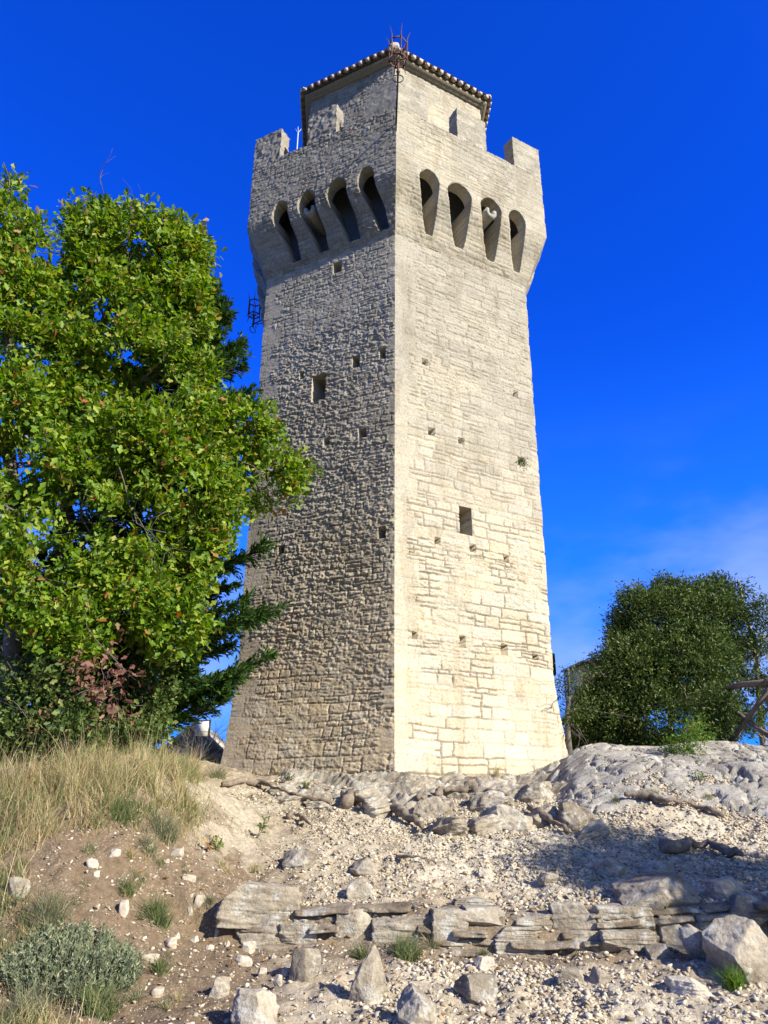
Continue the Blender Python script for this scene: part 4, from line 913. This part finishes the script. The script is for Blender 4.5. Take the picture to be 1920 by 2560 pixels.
def ground_top(u, v):
    r_ = ray(u, v); ys = np.arange(4, 17, .02); P = r_[None] * (ys / r_[1])[:, None]; h = np.nonzero(P[:, 2] < top(P[:, 0], P[:, 1]))[0]; return P[h[0]] if len(h) else ground(u, v)
OUT = [(840, 1950, 940, 2016), (905, 1978, 985, 2040), (960, 1940, 1060, 1996), (1040, 1975, 1120, 2040), (1100, 1950, 1190, 2000), (1180, 1966, 1270, 2030), (1225, 2000, 1330, 2080), (1085, 2030, 1170, 2090), (1180, 2030, 1250, 2084), (1290, 1950, 1390, 2010), (1330, 2010, 1420, 2062), (1400, 1990, 1500, 2070), (760, 1985, 830, 2020), (1450, 2050, 1530, 2096), (690, 1975, 760, 2006)]
for i, b in enumerate(OUT):
    r = rng_(900 + i); px_rock('jagged_rock', b[0] - 16, b[1] + 14, b[2] + 16, b[3] + 6, 'jagged tilted grey rock jutting out of the shelf below the tower', 'rock', 'rock', 900 + i, 1.0, .55, r.uniform(-.5, -.1), r.uniform(-.6, .6), .5, 'jagged rocks of the shelf', 5, 12, .13)
LEDGE = [  # foot boxes as seen on the slope: u0 v0 u1 v1, look
    (528, 2214, 728, 2296, 'long flat grey slab capping the left end of the ledge', .9, .25), (572, 2284, 712, 2350, 'squat brown stained block under the long left slab', .7, .1), (700, 2309, 790, 2364, 'knobbly low rock between two gaps of the ledge', .8, .0),
    (846, 2276, 930, 2348, 'pale squared block right of the dark gap in the ledge', .9, -.1), (926, 2280, 1080, 2342, 'long weathered block behind the green grass tuft', .7, .05), (1080, 2276, 1166, 2340, 'short rounded block in the middle of the ledge', .8, .1),
    (1166, 2270, 1290, 2318, 'flat lichen spotted slab in the middle of the ledge', .8, 0), (1288, 2280, 1380, 2318, 'thin pale slab left of the speckled block', .8, .05), (1384, 2258, 1492, 2326, 'white speckled square block standing in the ledge', .8, -.08), (1490, 2267, 1634, 2330, 'wide grey block with a dark joint on its left', .8, .04),
    (1240, 2314, 1384, 2346, 'thin brown layer under the flat slabs', .7, 0), (1376, 2326, 1506, 2372, 'yellowish lower slab below the speckled block', .7, .02), (1508, 2328, 1640, 2381, 'layered lower block at the right end of the ledge', .7, 0), (1236, 2346, 1362, 2382, 'low wedge of rock at the foot of the ledge', .8, .02)]
for i, (a, b, c, d, lab, dep, ti) in enumerate(LEDGE):
    px_rock('ledge_block', a - 6, b + 7, c + 6, d + 3, lab, 'rock', 'rock', 100 + i, dep, .2, ti * .3, ti, .95, 'blocks of the natural stone ledge', 5, -1, .06)
BIG = [(1558, 2190, 1774, 2286, 'long white topped boulder above the right end of the ledge', .8, .9, -.05), (1774, 2192, 1876, 2262, 'pale boulder beside the long white topped boulder', .8, .85, .2), (1808, 2250, 1945, 2330, 'shaded squarish boulder at the right border', .8, .8, .1),
       (1796, 2318, 1970, 2466, 'biggest smooth boulder at the right border beside yellow grass', .9, .7, .2), (1716, 2326, 1806, 2408, 'tilted rock wedged against the biggest boulder', .7, .7, -.3), (1652, 2300, 1732, 2372, 'small cracked boulder below the mossy gap', .8, .85, 0), (1730, 2284, 1806, 2340, 'angular rock between the boulders at the right', .7, .8, .3), (1622, 2370, 1700, 2406, 'low flat stone at the foot of the right boulders', .9, .8, 0),
       (1496, 2154, 1578, 2202, 'brown sided rock lying at the edge of the tree shadow', .9, .6, -.2), (1600, 2160, 1700, 2202, 'rounded rock above the long white topped boulder', .8, .6, 0), (1340, 2186, 1402, 2218, 'small dark sided rock on the open gravel', .9, .6, .1), (1188, 2176, 1236, 2202, 'low pale rock embedded in the gravel slope', .9, .6, 0),
       (870, 2150, 945, 2196, 'pitted rock poking out of the left gravel slope', .9, .6, .1), (860, 2210, 930, 2254, 'cracked rock just above the ledge on the left', .9, .7, .1), (1130, 2250, 1240, 2272, 'narrow stone lying along the top of the ledge', .6, .85, .02), (700, 2130, 790, 2178, 'half buried grey rock left of the gravel slope', .9, .6, 0),
       (518, 2452, 570, 2502, 'small upright rock with a dark left face on bare dirt', .7, .8, 0), (568, 2502, 690, 2600, 'ribbed grey rock cut by the bottom border left of centre', .9, .7, .5), (990, 2488, 1100, 2590, 'grey rock cut by the bottom border right of the pointed rock', .9, .7, .3), (1138, 2450, 1250, 2514, 'block with a deep dark shadow on its left in the lower gravel', .8, .8, .1),
       (1472, 2428, 1542, 2472, 'reddish brown slanted stone in the lower right gravel', .8, .7, .3), (1520, 2470, 1556, 2494, 'small white cube shaped stone in the lower right gravel', .8, .9, .1), (720, 2388, 804, 2472, 'upright weathered slab left of the pointed rock', .5, .8, .1), (1395, 2430, 1470, 2466, 'grey stone beside the reddish slanted stone', .8, .6, 0), (1690, 2460, 1790, 2500, 'flat pale stone below the biggest boulder', .9, .8, .1), (1180, 2400, 1240, 2436, 'pale stone on the gravel under the ledge', .8, .7, 0),
       (10, 2200, 64, 2252, 'grey rock half hidden in grass at the left border', .8, .7, 0)]
for i, (a, b, c, d, lab, dep, bx_, ti) in enumerate(BIG):
    px_rock('boulder', a, b, c, d, lab, 'rock', 'pale_rock' if 'pale' in lab or 'white cube' in lab else 'rock', 200 + i, dep, .22, ti * .4, ti, bx_, 'larger rocks on the slope', 5 if c - a > 90 else 4, 7, .075)
px_rock('pointed_rock', 868, 2392, 972, 2532, 'pointed dark grey rock standing up from the lower gravel', 'rock', 'rock', 251, .6, .15, 0, .3, .55, 'larger rocks on the slope', 5, 7, .06, 0, 'spike')
WS = [(264, 2122, 300, 2148), (204, 2146, 244, 2174), (404, 2146, 426, 2160), (412, 2120, 464, 2146), (478, 2236, 518, 2270), (288, 2252, 320, 2294), (594, 2354, 640, 2384), (582, 2392, 632, 2416), (403, 2346, 442, 2376), (442, 2186, 488, 2208), (641, 2212, 673, 2230), (368, 2470, 412, 2496), (460, 2262, 482, 2292), (470, 2232, 486, 2248), (430, 2330, 452, 2352), (530, 2320, 548, 2352), (672, 2386, 694, 2404), (560, 2352, 576, 2374), (226, 2176, 250, 2196), (350, 2110, 384, 2132), (232, 2258, 252, 2272), (210, 2312, 234, 2326), (470, 2340, 500, 2362), (508, 2362, 536, 2376), (678, 2440, 708, 2472), (700, 2420, 722, 2444), (345, 2386, 400, 2412), (640, 2420, 668, 2440)]
for i, b in enumerate(WS):
    px_rock('white_stone', b[0] + 2, b[1] + 3, b[2] - 2, b[3], 'loose whitish limestone chunk lying on the bare brown dirt left of the ledge', 'stone', 'pale_rock', 400 + i, .8, .15, rng_(i).uniform(-.2, .2), rng_(i).uniform(-.5, .5), .6, 'white stones on the brown dirt', 3, 8, .07)
# loose stones on the path: one of each kind, then copies
def path_w(x, y): return np.clip(S((x + .9 + .25 * (y - 8)) / 1.2), .0, 1) * (1 - S((x - 6) / 1.5)) * (1 - S((y - 13.2) / .8)) * (1 - .75 * S((y - 7.75) / .15) * (1 - S((y - 8.5) / .2)))
r = rng_(33); src = []
for k in range(10):
    V, F = rock_shape(600 + k, 2, .55, 9, .07); V = V / np.abs(V).max(0); V[:, 2] += .35
    src.append(mesh_data('loose_stone', V * np.array([1, .8, .62]), F)); src[-1].materials.append(M['pale_rock'] if k % 3 else M['rock'])
n = 0
while n < 130:
    x, y = r.uniform(-2.2, 5.5), r.uniform(6.2, 13)
    if r.random() > path_w(np.array(x), np.array(y)) or abs(x / y) > .56: continue
    o = bpy.data.objects.new('loose_stone', src[n % 10]); COL.objects.link(o); s = r.uniform(.022, .055) * (1.3 if r.random() < .2 else 1)
    o.location = (x, y, float(T(x, y, True)) - s * .35); o.rotation_euler = (r.normal() * .2, r.normal() * .2, r.uniform(0, 6.28)); o.scale = (s * r.uniform(.8, 1.3), s, s * r.uniform(.7, 1.2))
    tag(o, 'loose fist sized pale stone lying on the gravel of the path', 'stone', 'loose stones on the gravel path'); n += 1
# gravel
def scatter(n, seed, s0, s1, wfun, box):
    r = rng_(seed); V0, F0 = ICO[0]; x = r.uniform(box[0], box[1], n * 3); y = r.uniform(box[2], box[3], n * 3); m = (r.random(n * 3) < wfun(x, y)) & (np.abs(x / y) < .58); x, y = x[m][:n], y[m][:n]; k = len(x)
    s = s0 + (s1 - s0) * r.random(k) ** 4; sc3 = np.stack([s * r.uniform(.8, 1.4, k), s * r.uniform(.7, 1.1, k), s * r.uniform(.38, .75, k)], 1)
    jit = r.uniform(.42, 1.25, (k, 12, 1)); P = V0[None] * jit * sc3[:, None]; a = r.uniform(0, 6.28, k); c, sn = np.cos(a)[:, None], np.sin(a)[:, None]
    tl = r.normal(size=(k, 2)) * .3
    Q = np.stack([P[..., 0] * c - P[..., 1] * sn, P[..., 0] * sn + P[..., 1] * c, P[..., 2] + P[..., 0] * tl[:, :1] + P[..., 1] * tl[:, 1:]], -1)
    Q += np.stack([x, y, T(x, y, True) + s * .06], 1)[:, None]
    return Q.reshape(-1, 3), (F0[None] + (np.arange(k) * 12)[:, None, None]).reshape(-1, 3)
def gw(x, y): return path_w(x, y) * (.28 + .72 * S((fbm2(x * 1.3, y * 1.3, 81, 4) - .40) / .16)) * (1 - .5 * S((y - 9) / 2) * S((1.5 - x) / 1.5))
V1, F1 = scatter(95000, 51, .005, .038, gw, (-3, 7, 5.6, 13.6)); V2, F2 = scatter(6500, 52, .006, .03, lambda x, y: .8 * (1 - path_w(x, y)) * (x > -3.4) * (x < 2) * (y < 11), (-4, 3, 5.6, 11))
V3, F3 = scatter(3500, 53, .01, .05, lambda x, y: S((y - 12) / 1) * (x > -2.6) * (x < 2.2) * .7, (-2.8, 5, 12, 14.6))
gv = mk('gravel', np.concatenate([V1, V2, V3]), np.concatenate([F1, F2 + len(V1), F3 + len(V1) + len(V2)]), M['gravel']); tag(gv, kind='stuff')
# roots
ROOTS = [([(555, 1972), (648, 1966), (695, 1988), (748, 2003), (825, 2017)], .04, 'long thin root running along the left side of the tower foot'), ([(866, 2026), (884, 2000), (925, 2030), (972, 2036), (1008, 2052), (1058, 2084)], .07, 'thick forked root rising from the path below the front corner'), ([(1044, 2012), (1093, 2008), (1122, 2030)], .035, 'short curled root on the rock below the tower'),
         ([(1090, 2006), (1110, 1988), (1162, 1993), (1215, 2001), (1240, 2006), (1270, 1994)], .065, 'thick pale root lying across the rock below the sunny tower face'), ([(1322, 2034), (1365, 2060), (1417, 2094)], .06, 'dark root running down into the tree shadow'), ([(1560, 2002), (1625, 2003), (1672, 2020), (1741, 2030), (1810, 2050)], .05, 'long pale root in front of the bedrock on the right'),
         ([(990, 2152), (1040, 2158), (1090, 2171)], .018, 'thin root exposed in the middle of the gravel'), ([(1660, 2136), (1741, 2127), (1800, 2140), (1855, 2152)], .06, 'thick root lying within the tree shadow'), ([(720, 2048), (745, 2056), (775, 2072)], .035, 'small dark root stub on the tan slope')]
for i, (pts, rad, lab) in enumerate(ROOTS):
    r = rng_(700 + i); rad *= 1.45; P = curve([ground_top(*p) for p in pts], 6); P[:, 2] = np.maximum(P[:, 2], top(P[:, 0], P[:, 1])) + rad * .5 + .03 + .03 * np.sin(np.linspace(0, np.pi, len(P))); P += r.normal(size=P.shape) * rad * .22
    w = rad * (.75 + .3 * np.sin(np.linspace(0, 9, len(P)) + i)) * np.linspace(1, .55, len(P)); V, F = tube(P, w, 9); V += .3 * rad * np.stack([fbm3(V * 14 + k * 9, 3) - .5 for k in range(3)], 1)
    tag(mk('tree_root', V, F, M['root'], None, P[0], None, True), lab, 'root')

# ------------------------------------------------------------------ grass and small plants
r = rng_(61); n = 52000
def mound_w(x, y):
    xb = np.interp(y, [5.5, 6.5, 7.5, 8.1, 8.5, 8.8, 9.2, 10.6, 12, 13.5], [-1.7, -2.1, -3.0, -3.5, -3.1, -2.4, -2.1, -2.05, -2.75, -3.4])
    w = S((xb - x + .9 * (fbm2(x * 1.5, y * 1.5, 83, 4) - .5)) / .35) * (1 - S((y - 12.4) / 1.2)); w2 = 0
    return np.clip(w + w2, 0, 1) * (.06 + .94 * S((fbm2(x * 2.1, y * 2.1, 86, 4) - .40) / .16))
sx_ = r.uniform(-5.2, -2.2, 160); sy_ = np.where(r.random(160) < .6, r.uniform(9.6, 10.8, 160), r.uniform(6.2, 8.4, 160)); sx_ = np.where(sy_ < 9, -.5 * sy_ + r.uniform(-.3, .35, 160), sx_)
Vs, Fs_ = blades(r, on_ground(sx_, sy_, -.02), r.uniform(.4, .8, 160), np.full(160, .006), np.full(160, .3), (.1, -.05), .9, 6)
x = r.uniform(-7.5, -1.2, n * 3); y = r.uniform(5.4, 13.2, n * 3); m = (r.random(n * 3) < mound_w(x, y)) & (x / y > -.62); x, y = x[m][:n], y[m][:n]
tall = fbm2(x * 1.1, y * 1.1, 87, 3); L = r.uniform(.07, .30, len(x)) * (.55 + 1.0 * S((tall - .4) / .25)) * (.6 + .5 * S((y - 8) / 1.5)) * np.where(r.random(len(x)) < .03, 1.9, 1)
cl = _h(np.floor(x * 7 + 2 * fbm2(x * 3, y * 3, 5, 2)), np.floor(y * 7 + 2 * fbm2(x * 3, y * 3, 6, 2)), np.zeros(len(x)), 3); L = L * (.55 + .9 * cl)
V, F = blades(r, on_ground(x, y, -.02), L, r.uniform(.004, .009, len(x)), .35 + .9 * _h(np.floor(x * 6), np.floor(y * 6), np.zeros(len(x)), 8), (.22, -.15), .95)
tag(mk('dry_grass', np.concatenate([V, Vs]), np.concatenate([F, Fs_ + len(V)]), M['dry_grass']), kind='stuff')
gm = (fbm2(x * 1.7, y * 1.7, 95, 3) > .45) & (r.random(len(x)) < .6); P = on_ground(x[gm], y[gm] + .03, -.02); V, F = blades(r, P, r.uniform(.08, .24, len(P)), np.full(len(P), .008), np.full(len(P), .8), (.1, -.1), .9)
tag(mk('green_undergrass', V, F, M['green_grass']), kind='stuff')
# seed stalks, taller, behind
st = MB()
TUFTS = [(394, 2300, 140, 420, .26, 'dense green grass tuft on the bare dirt left of the ledge', 'green_grass'), (318, 2226, 80, 220, .17, 'small green grass tuft behind the dense one on the dirt', 'green_grass'), (903, 2400, 70, 200, .19, 'green grass tuft in the ledge below the dark gap', 'green_grass'), (1018, 2398, 150, 420, .24, 'wide green grass tuft growing from the middle of the ledge', 'green_grass'), (1082, 2372, 70, 150, .2, 'thin dry grass tuft beside the wide green one on the ledge', 'grey_grass'),
         (1838, 2468, 110, 260, .22, 'yellow green grass tuft below the biggest boulder at right', 'bright_leaf'), (1632, 1996, 80, 220, .2, 'green grass tuft growing on the bedrock right of the tower', 'green_grass'), (1540, 2008, 55, 140, .13, 'short grass patch at the left end of the long pale root', 'green_grass'), (1250, 1992, 60, 160, .15, 'short grass tuft on the rock below the sunny tower face', 'green_grass'), (1242, 1935, 40, 70, .3, 'thin dry grass stalks against the sunny tower base', 'dry_grass'),
         (642, 2336, 36, 80, .17, 'thin upright grass blades at the foot of the ledge slab', 'green_grass'), (703, 2250, 70, 130, .08, 'low grass on top of the long flat slab', 'grey_grass'), (1209, 2388, 36, 90, .1, 'tiny green tuft at the foot of the ledge', 'green_grass'), (120, 2300, 170, 620, .30, 'big drooping pale green grass clump at the left border', 'grey_grass'), (410, 2090, 150, 620, .30, 'broad grey green grass clump at the edge of the dirt path', 'grey_grass'), (300, 2050, 120, 320, .28, 'dark green grass clump inside the dry grass', 'green_grass'),
         (243, 2530, 190, 420, .25, 'spreading green grass tuft at the bottom left', 'green_grass'), (399, 2430, 80, 180, .17, 'small green tuft right of the grey green shrub', 'green_grass'), (60, 2560, 160, 420, .32, 'dry and green grass clump in the bottom left corner', 'grey_grass'), (545, 1945, 90, 320, .3, 'grass clump at the left foot of the tower', 'grey_grass'), (470, 1925, 130, 420, .34, 'dry grass clump in front of the sign pole', 'dry_grass'), (560, 2170, 100, 200, .11, 'brown withered grass patch above the long flat slab', 'dry_grass'), (640, 2175, 90, 180, .10, 'sparse withered grass beside the brown patch', 'dry_grass'),
         (370, 2130, 100, 300, .2, 'mixed grass clump where the mound meets the dirt', 'grey_grass'), (1770, 1995, 60, 150, .12, 'brownish grass in a crack of the bedrock', 'grey_grass')]
for i, (u, v, w, n_, h, lab, mt) in enumerate(TUFTS): tuft('grass_tuft', u, v, w, n_, h, lab, mt, 'grass', i, .95, .0065 if mt != 'bright_leaf' else .008, 1.1, 'grass tufts on the slope')
r = rng_(91); k = 0
while k < 34:
    u, v = r.uniform(20, 560), r.uniform(2090, 2540)
    if u > 520 - (v - 2090) * .25 + 120 * r.random(): continue
    tuft('grass_tuft', u, v, r.uniform(30, 80), int(r.uniform(40, 120)), r.uniform(.06, .16), 'short thin tuft of half dry grass scattered on the brown dirt slope', ['grey_grass', 'green_grass', 'dry_grass'][k % 3], 'grass', 300 + k, 1.0, .005, 1.1, 'short grass tufts on the dirt slope'); k += 1
# grey green shrub, bottom left
r = rng_(63); c = ground(190, 2470); m = MB(); Ps = []; Ds = []
for k in range(520):
    a = r.uniform(0, 6.28); q = math.sqrt(r.random()); p = np.array([c[0] - .08 + .50 * q * math.cos(a), c[1] + .1 + .36 * q * math.sin(a), 0]); p[2] = T(p[0], p[1]); d = unit(np.array([.55 * q * math.cos(a) + r.normal() * .15, .45 * q * math.sin(a) + r.normal() * .15, 1.]))
    Lk = r.uniform(.13, .27) * (1.1 - .35 * q); m.tube([p, p + d * Lk * .5, p + d * Lk + [0, 0, .01]], [.003, .0025, .001], 3, False)
    t = r.uniform(.25, 1, 16)[:, None]; Ps.append(p + d * Lk * t); Ds.append(unit(d * .9 + .8 * rand_dir(r, 16)))
P, D = np.concatenate(Ps), np.concatenate(Ds); sh = thing('lavender_shrub', c, 'rounded grey green aromatic shrub at the lower left', 'shrub'); m.build('stem', M['sage'], sh)
V, F = leaves(P, D, rand_dir(r, len(P)) + [0, 0, .5], r.uniform(.025, .05, len(P)), NEEDLE_T); mk('foliage', V, F, M['sage'], sh)
def sapling(u, v, h, leaf, n, label, mat, seed, lean=(.25, 0)):
    r = rng_(seed); c = ground_top(u, v); o = thing('seedling', c, label, 'plant'); m = MB(); P = []; D = []
    for k in range(max(2, n // 8)):
        d = unit(np.array([lean[0] + r.normal() * .45, lean[1] + r.normal() * .3, 1.])); pts = np.array([c - [0, 0, .02], c + d * h * .5, c + d * h + [r.normal() * .03, 0, 0]]); m.tube(pts, [.005, .004, .002], 4, False)
        for t in np.linspace(.35, 1.05, n // max(2, n // 8)): P.append(c + d * h * t); D.append(unit(d * .5 + rand_dir(r, 1)[0]))
    m.build('stem', M['bark'], o); V, F = leaves(np.array(P), np.array(D), rand_dir(r, len(P)) * .6 + [0, 0, 1], r.uniform(.7, 1.2, len(P)) * leaf, OAK_T); mk('foliage', V, F, M[mat], o)
sapling(640, 2096, .26, .085, 22, 'little seedling with bright green leaves on the tan slope', 'bright_leaf', 71, (.4, 0)); sapling(545, 2132, .15, .07, 20, 'low dark green seedling with a rusty leaf at the dirt edge', 'oak_leaf', 72); sapling(520, 2130, .1, .07, 12, 'small brown leaved seedling beside the dark green one', 'rust_litter', 73)
sapling(717, 1958, .16, .05, 60, 'creeping green plant at the base of the shaded tower face', 'holm', 74, (0, 0)); sapling(768, 1975, .13, .05, 46, 'second creeping plant at the tower base, nearer the root', 'holm', 75, (0, 0)); sapling(1750, 1960, .2, .05, 50, 'pale green weed growing in a bedrock crack at right', 'bright_leaf', 76, (0, 0))
sapling(1650, 2300, .09, .05, 60, 'mossy plant in the gap under the white topped boulder', 'holm', 77, (0, 0)); sapling(1590, 2290, .06, .04, 40, 'low moss at the left end of the white topped boulder', 'holm', 78, (0, 0))
w_ = thing('wall_plant', at(1303, 1160, 16.55), 'small dark green plant growing out of a hole in the sunny wall', 'plant')
r = rng_(79); c = np.array([*(corner(1, -.02) + unit(C_RIGHT - C_FRONT) * 3.67), 8.20]); w_.location = c; V, F = leaves(c + r.normal(size=(90, 3)) * [.07, .05, .06], rand_dir(r, 90) + [.1, -.5, .2], rand_dir(r, 90) + [0, -.5, .5], r.uniform(.05, .09, 90), LANCE_T); mk('foliage', V, F, M['holm'], w_)
# fallen leaves
r = rng_(64); n = 420; x = r.uniform(-3.4, 1.5, n); y = r.uniform(5.8, 10, n); P = on_ground(x, y, .012); V, F = leaves(P, np.stack([r.normal(size=n), r.normal(size=n), r.normal(size=n) * .2], 1), rand_dir(r, n) * .4 + [0, 0, 1], r.uniform(.035, .07, n), OAK_T)
tag(mk('leaf_litter', V, F, M['rust_litter']), kind='stuff')

# ------------------------------------------------------------------ fences, sign, cabinet, far roof
def fence(name, label, posts, h, bays, seed, brace=True):
    base = posts[0]; o = thing(name, base, label, 'fence', 'rustic log fences'); r = rng_(seed)
    for p in posts: m = MB(); m.tube([p - [0, 0, .4], p + [0, 0, h * .5], p + [r.normal() * .02, 0, h + .06]], [.075, .07, .065], 9); m.build('post', M['fence_wood'], o, None, True)
    for a, b in bays:
        a, b = posts[a], posts[b]; m = MB(); f = np.array([0, -.1, 0]); m.tube([a + [0, 0, h - .02] + f - (b - a) * .06, (a + b) / 2 + [0, 0, h + .02] + f, b + [0, 0, h - .02] + f + (b - a) * .06], .062, 9); m.build('rail', M['fence_wood'], o, None, True)
        for k, (p, q) in enumerate(((a + [0, 0, .12], b + [0, 0, h - .14]), (a + [0, 0, h - .14], b + [0, 0, .12]))):
            m = MB(); g_ = np.array([0, -.1 + .13 * k, 0]); m.tube([p + g_, (p + q) / 2 + g_, q + g_], .05, 8); m.build('brace', M['fence_wood'], o, None, True)
def gp(x, y): return np.array([x, y, float(T(x, y))])
p1 = at(1915, 1705, 14.9); pr = gp(p1[0], 14.9); hR = p1[2] - pr[2]
lt = at(1790, 1727, 16.0)
fence('wooden_fence', 'log fence with crossed braces at the right border above the rock', [np.array([lt[0], lt[1], lt[2] - hR]), pr, gp(p1[0] + 1.2, 14.6)], hR, [(0, 1), (1, 2)], 1)
p2 = at(1432, 1803, 19.0); pl = gp(p2[0], 19.0)
fence('wooden_fence', 'dark log fence in the shade between the tower foot and the evergreen bush', [gp(p2[0] - 1.1, 19.4), pl, gp(p2[0] + 1.3, 19.2)], p2[2] - pl[2], [(0, 1), (1, 2)], 2)
sg = thing('sign_post', gp(-3.98, 17.0), 'framed white information board on a dark pole behind the grass', 'sign'); b0 = np.array(sg.location)
m = MB(); bc = at(506, 1822, 17.0); m.tube([b0 - [0, 0, .3], [b0[0], b0[1], bc[2] - .17]], .035, 8); m.build('pole', M['black_metal'], sg)
bc = at(506, 1822, 17.0); ex, ez, ey = np.array([.95, -.30, 0]), np.array([0, 0, 1.]), np.array([.30, .95, 0]); hw, hh = .175, .17
m = MB()
for s in (-1, 1): m.box(bc + ex * s * hw, ex * .014, ey * .02, ez * (hh + .014)); m.box(bc + ez * s * (hh + .0), ex * (hw - .015), ey * .018, ez * .013)
m.build('frame', M['black_metal'], sg); m = MB(); m.box(bc - ey * .01, ex * (hw - .015), ey * .012, ez * (hh - .014)); bd = m.build('board', M['board'], sg)
m = MB(); r = rng_(5)
for k in range(6): m.box(bc - ey * .0235 + ez * (.10 - .035 * k) + ex * r.uniform(-.03, .02), ex * r.uniform(.05, .10), ey * .001, ez * .006)
cb = thing('metal_cabinet', gp(5.75, 20.6), 'grey metal box with a louvred front rising behind the evergreen bush', 'cabinet'); c = at(1500, 1700, 20.2); zc = 3.25
A_ = np.array([.35, -.94, 0]) * 0 + np.array([1, .15, 0]); A_ = unit(A_); Bv = np.array([-A_[1], A_[0], 0]) * -1
ctr = at(1466, 1690, 20.2); m = MB(); hx, hy, hz = .5, .75, .62; o0 = ctr + A_ * hx - Bv * hy + np.array([-.02, .05, -.25]); m.box(o0, A_ * hx, Bv * hy, ez * hz); m.box(o0 + ez * (hz + .03), A_ * (hx + .06), Bv * (hy + .06), ez * .027); m.build('housing', M['grey_metal'], cb)
m = MB()
for k in range(12): m.box(o0 + Bv * (hy + .012) + A_ * .16 + ez * (-.45 + .08 * k), A_ * .30, Bv * .010 + ez * .012, ez * .026)
m.build('louvre', M['louver'], cb); m = MB(); m.box(o0 - A_ * (hx + .006) + ez * .05, A_ * .005, Bv * (hy - .12), ez * (hz - .22)); m.build('pane', M['glass'], cb)
m = MB(); zb = o0[2] - hz; gz = float(T(o0[0], o0[1])); m.tube([[o0[0], o0[1], gz - .3], [o0[0], o0[1], zb + .05]], .12, 8); m.build('post', M['grey_metal'], cb)
# old stone house whose gable shows beside the tower
hs_ = thing('stone_house', gp(-5.6, 30), 'small rough stone house with a pale roof edge far behind the sign', 'house'); q = at(530, 1845, 30); w2, d2, hb = 1.5, 2.5, q[2] + 1.6
ap = np.array([q[0] - .6, 29.5, q[2] + .35]); base = float(T(-5.6, 30)) - 1
m = MB(); P = [[ap[0] - 1.4, 29.5, base], [ap[0] + 1.4, 29.5, base], [ap[0] + 1.4, 29.5, ap[2] - 1.1], [ap[0], 29.5, ap[2]], [ap[0] - 1.4, 29.5, ap[2] - 1.1]]
V = np.array(P + [[a, b + 4, c2] for a, b, c2 in P]); m.add(V, [np.array([[0, 1, 2, 3, 4], [9, 8, 7, 6, 5]]), np.array([[1, 6, 7, 2], [0, 4, 9, 5]])]); V, Fs = m.data(); mk('wall', V, Fs, M['rock'], hs_)
m = MB()
for s in (-1, 1):
    sl = unit(np.array([1.4 * s, 0, -1.1])); m.box(ap + sl * .85 + np.array([0, 2, .06]), sl * .95, np.array([0, 2.2, 0]), np.cross(sl, [0, 1, 0]) * .05)
m.build('roof', M['pale_rock'], hs_)
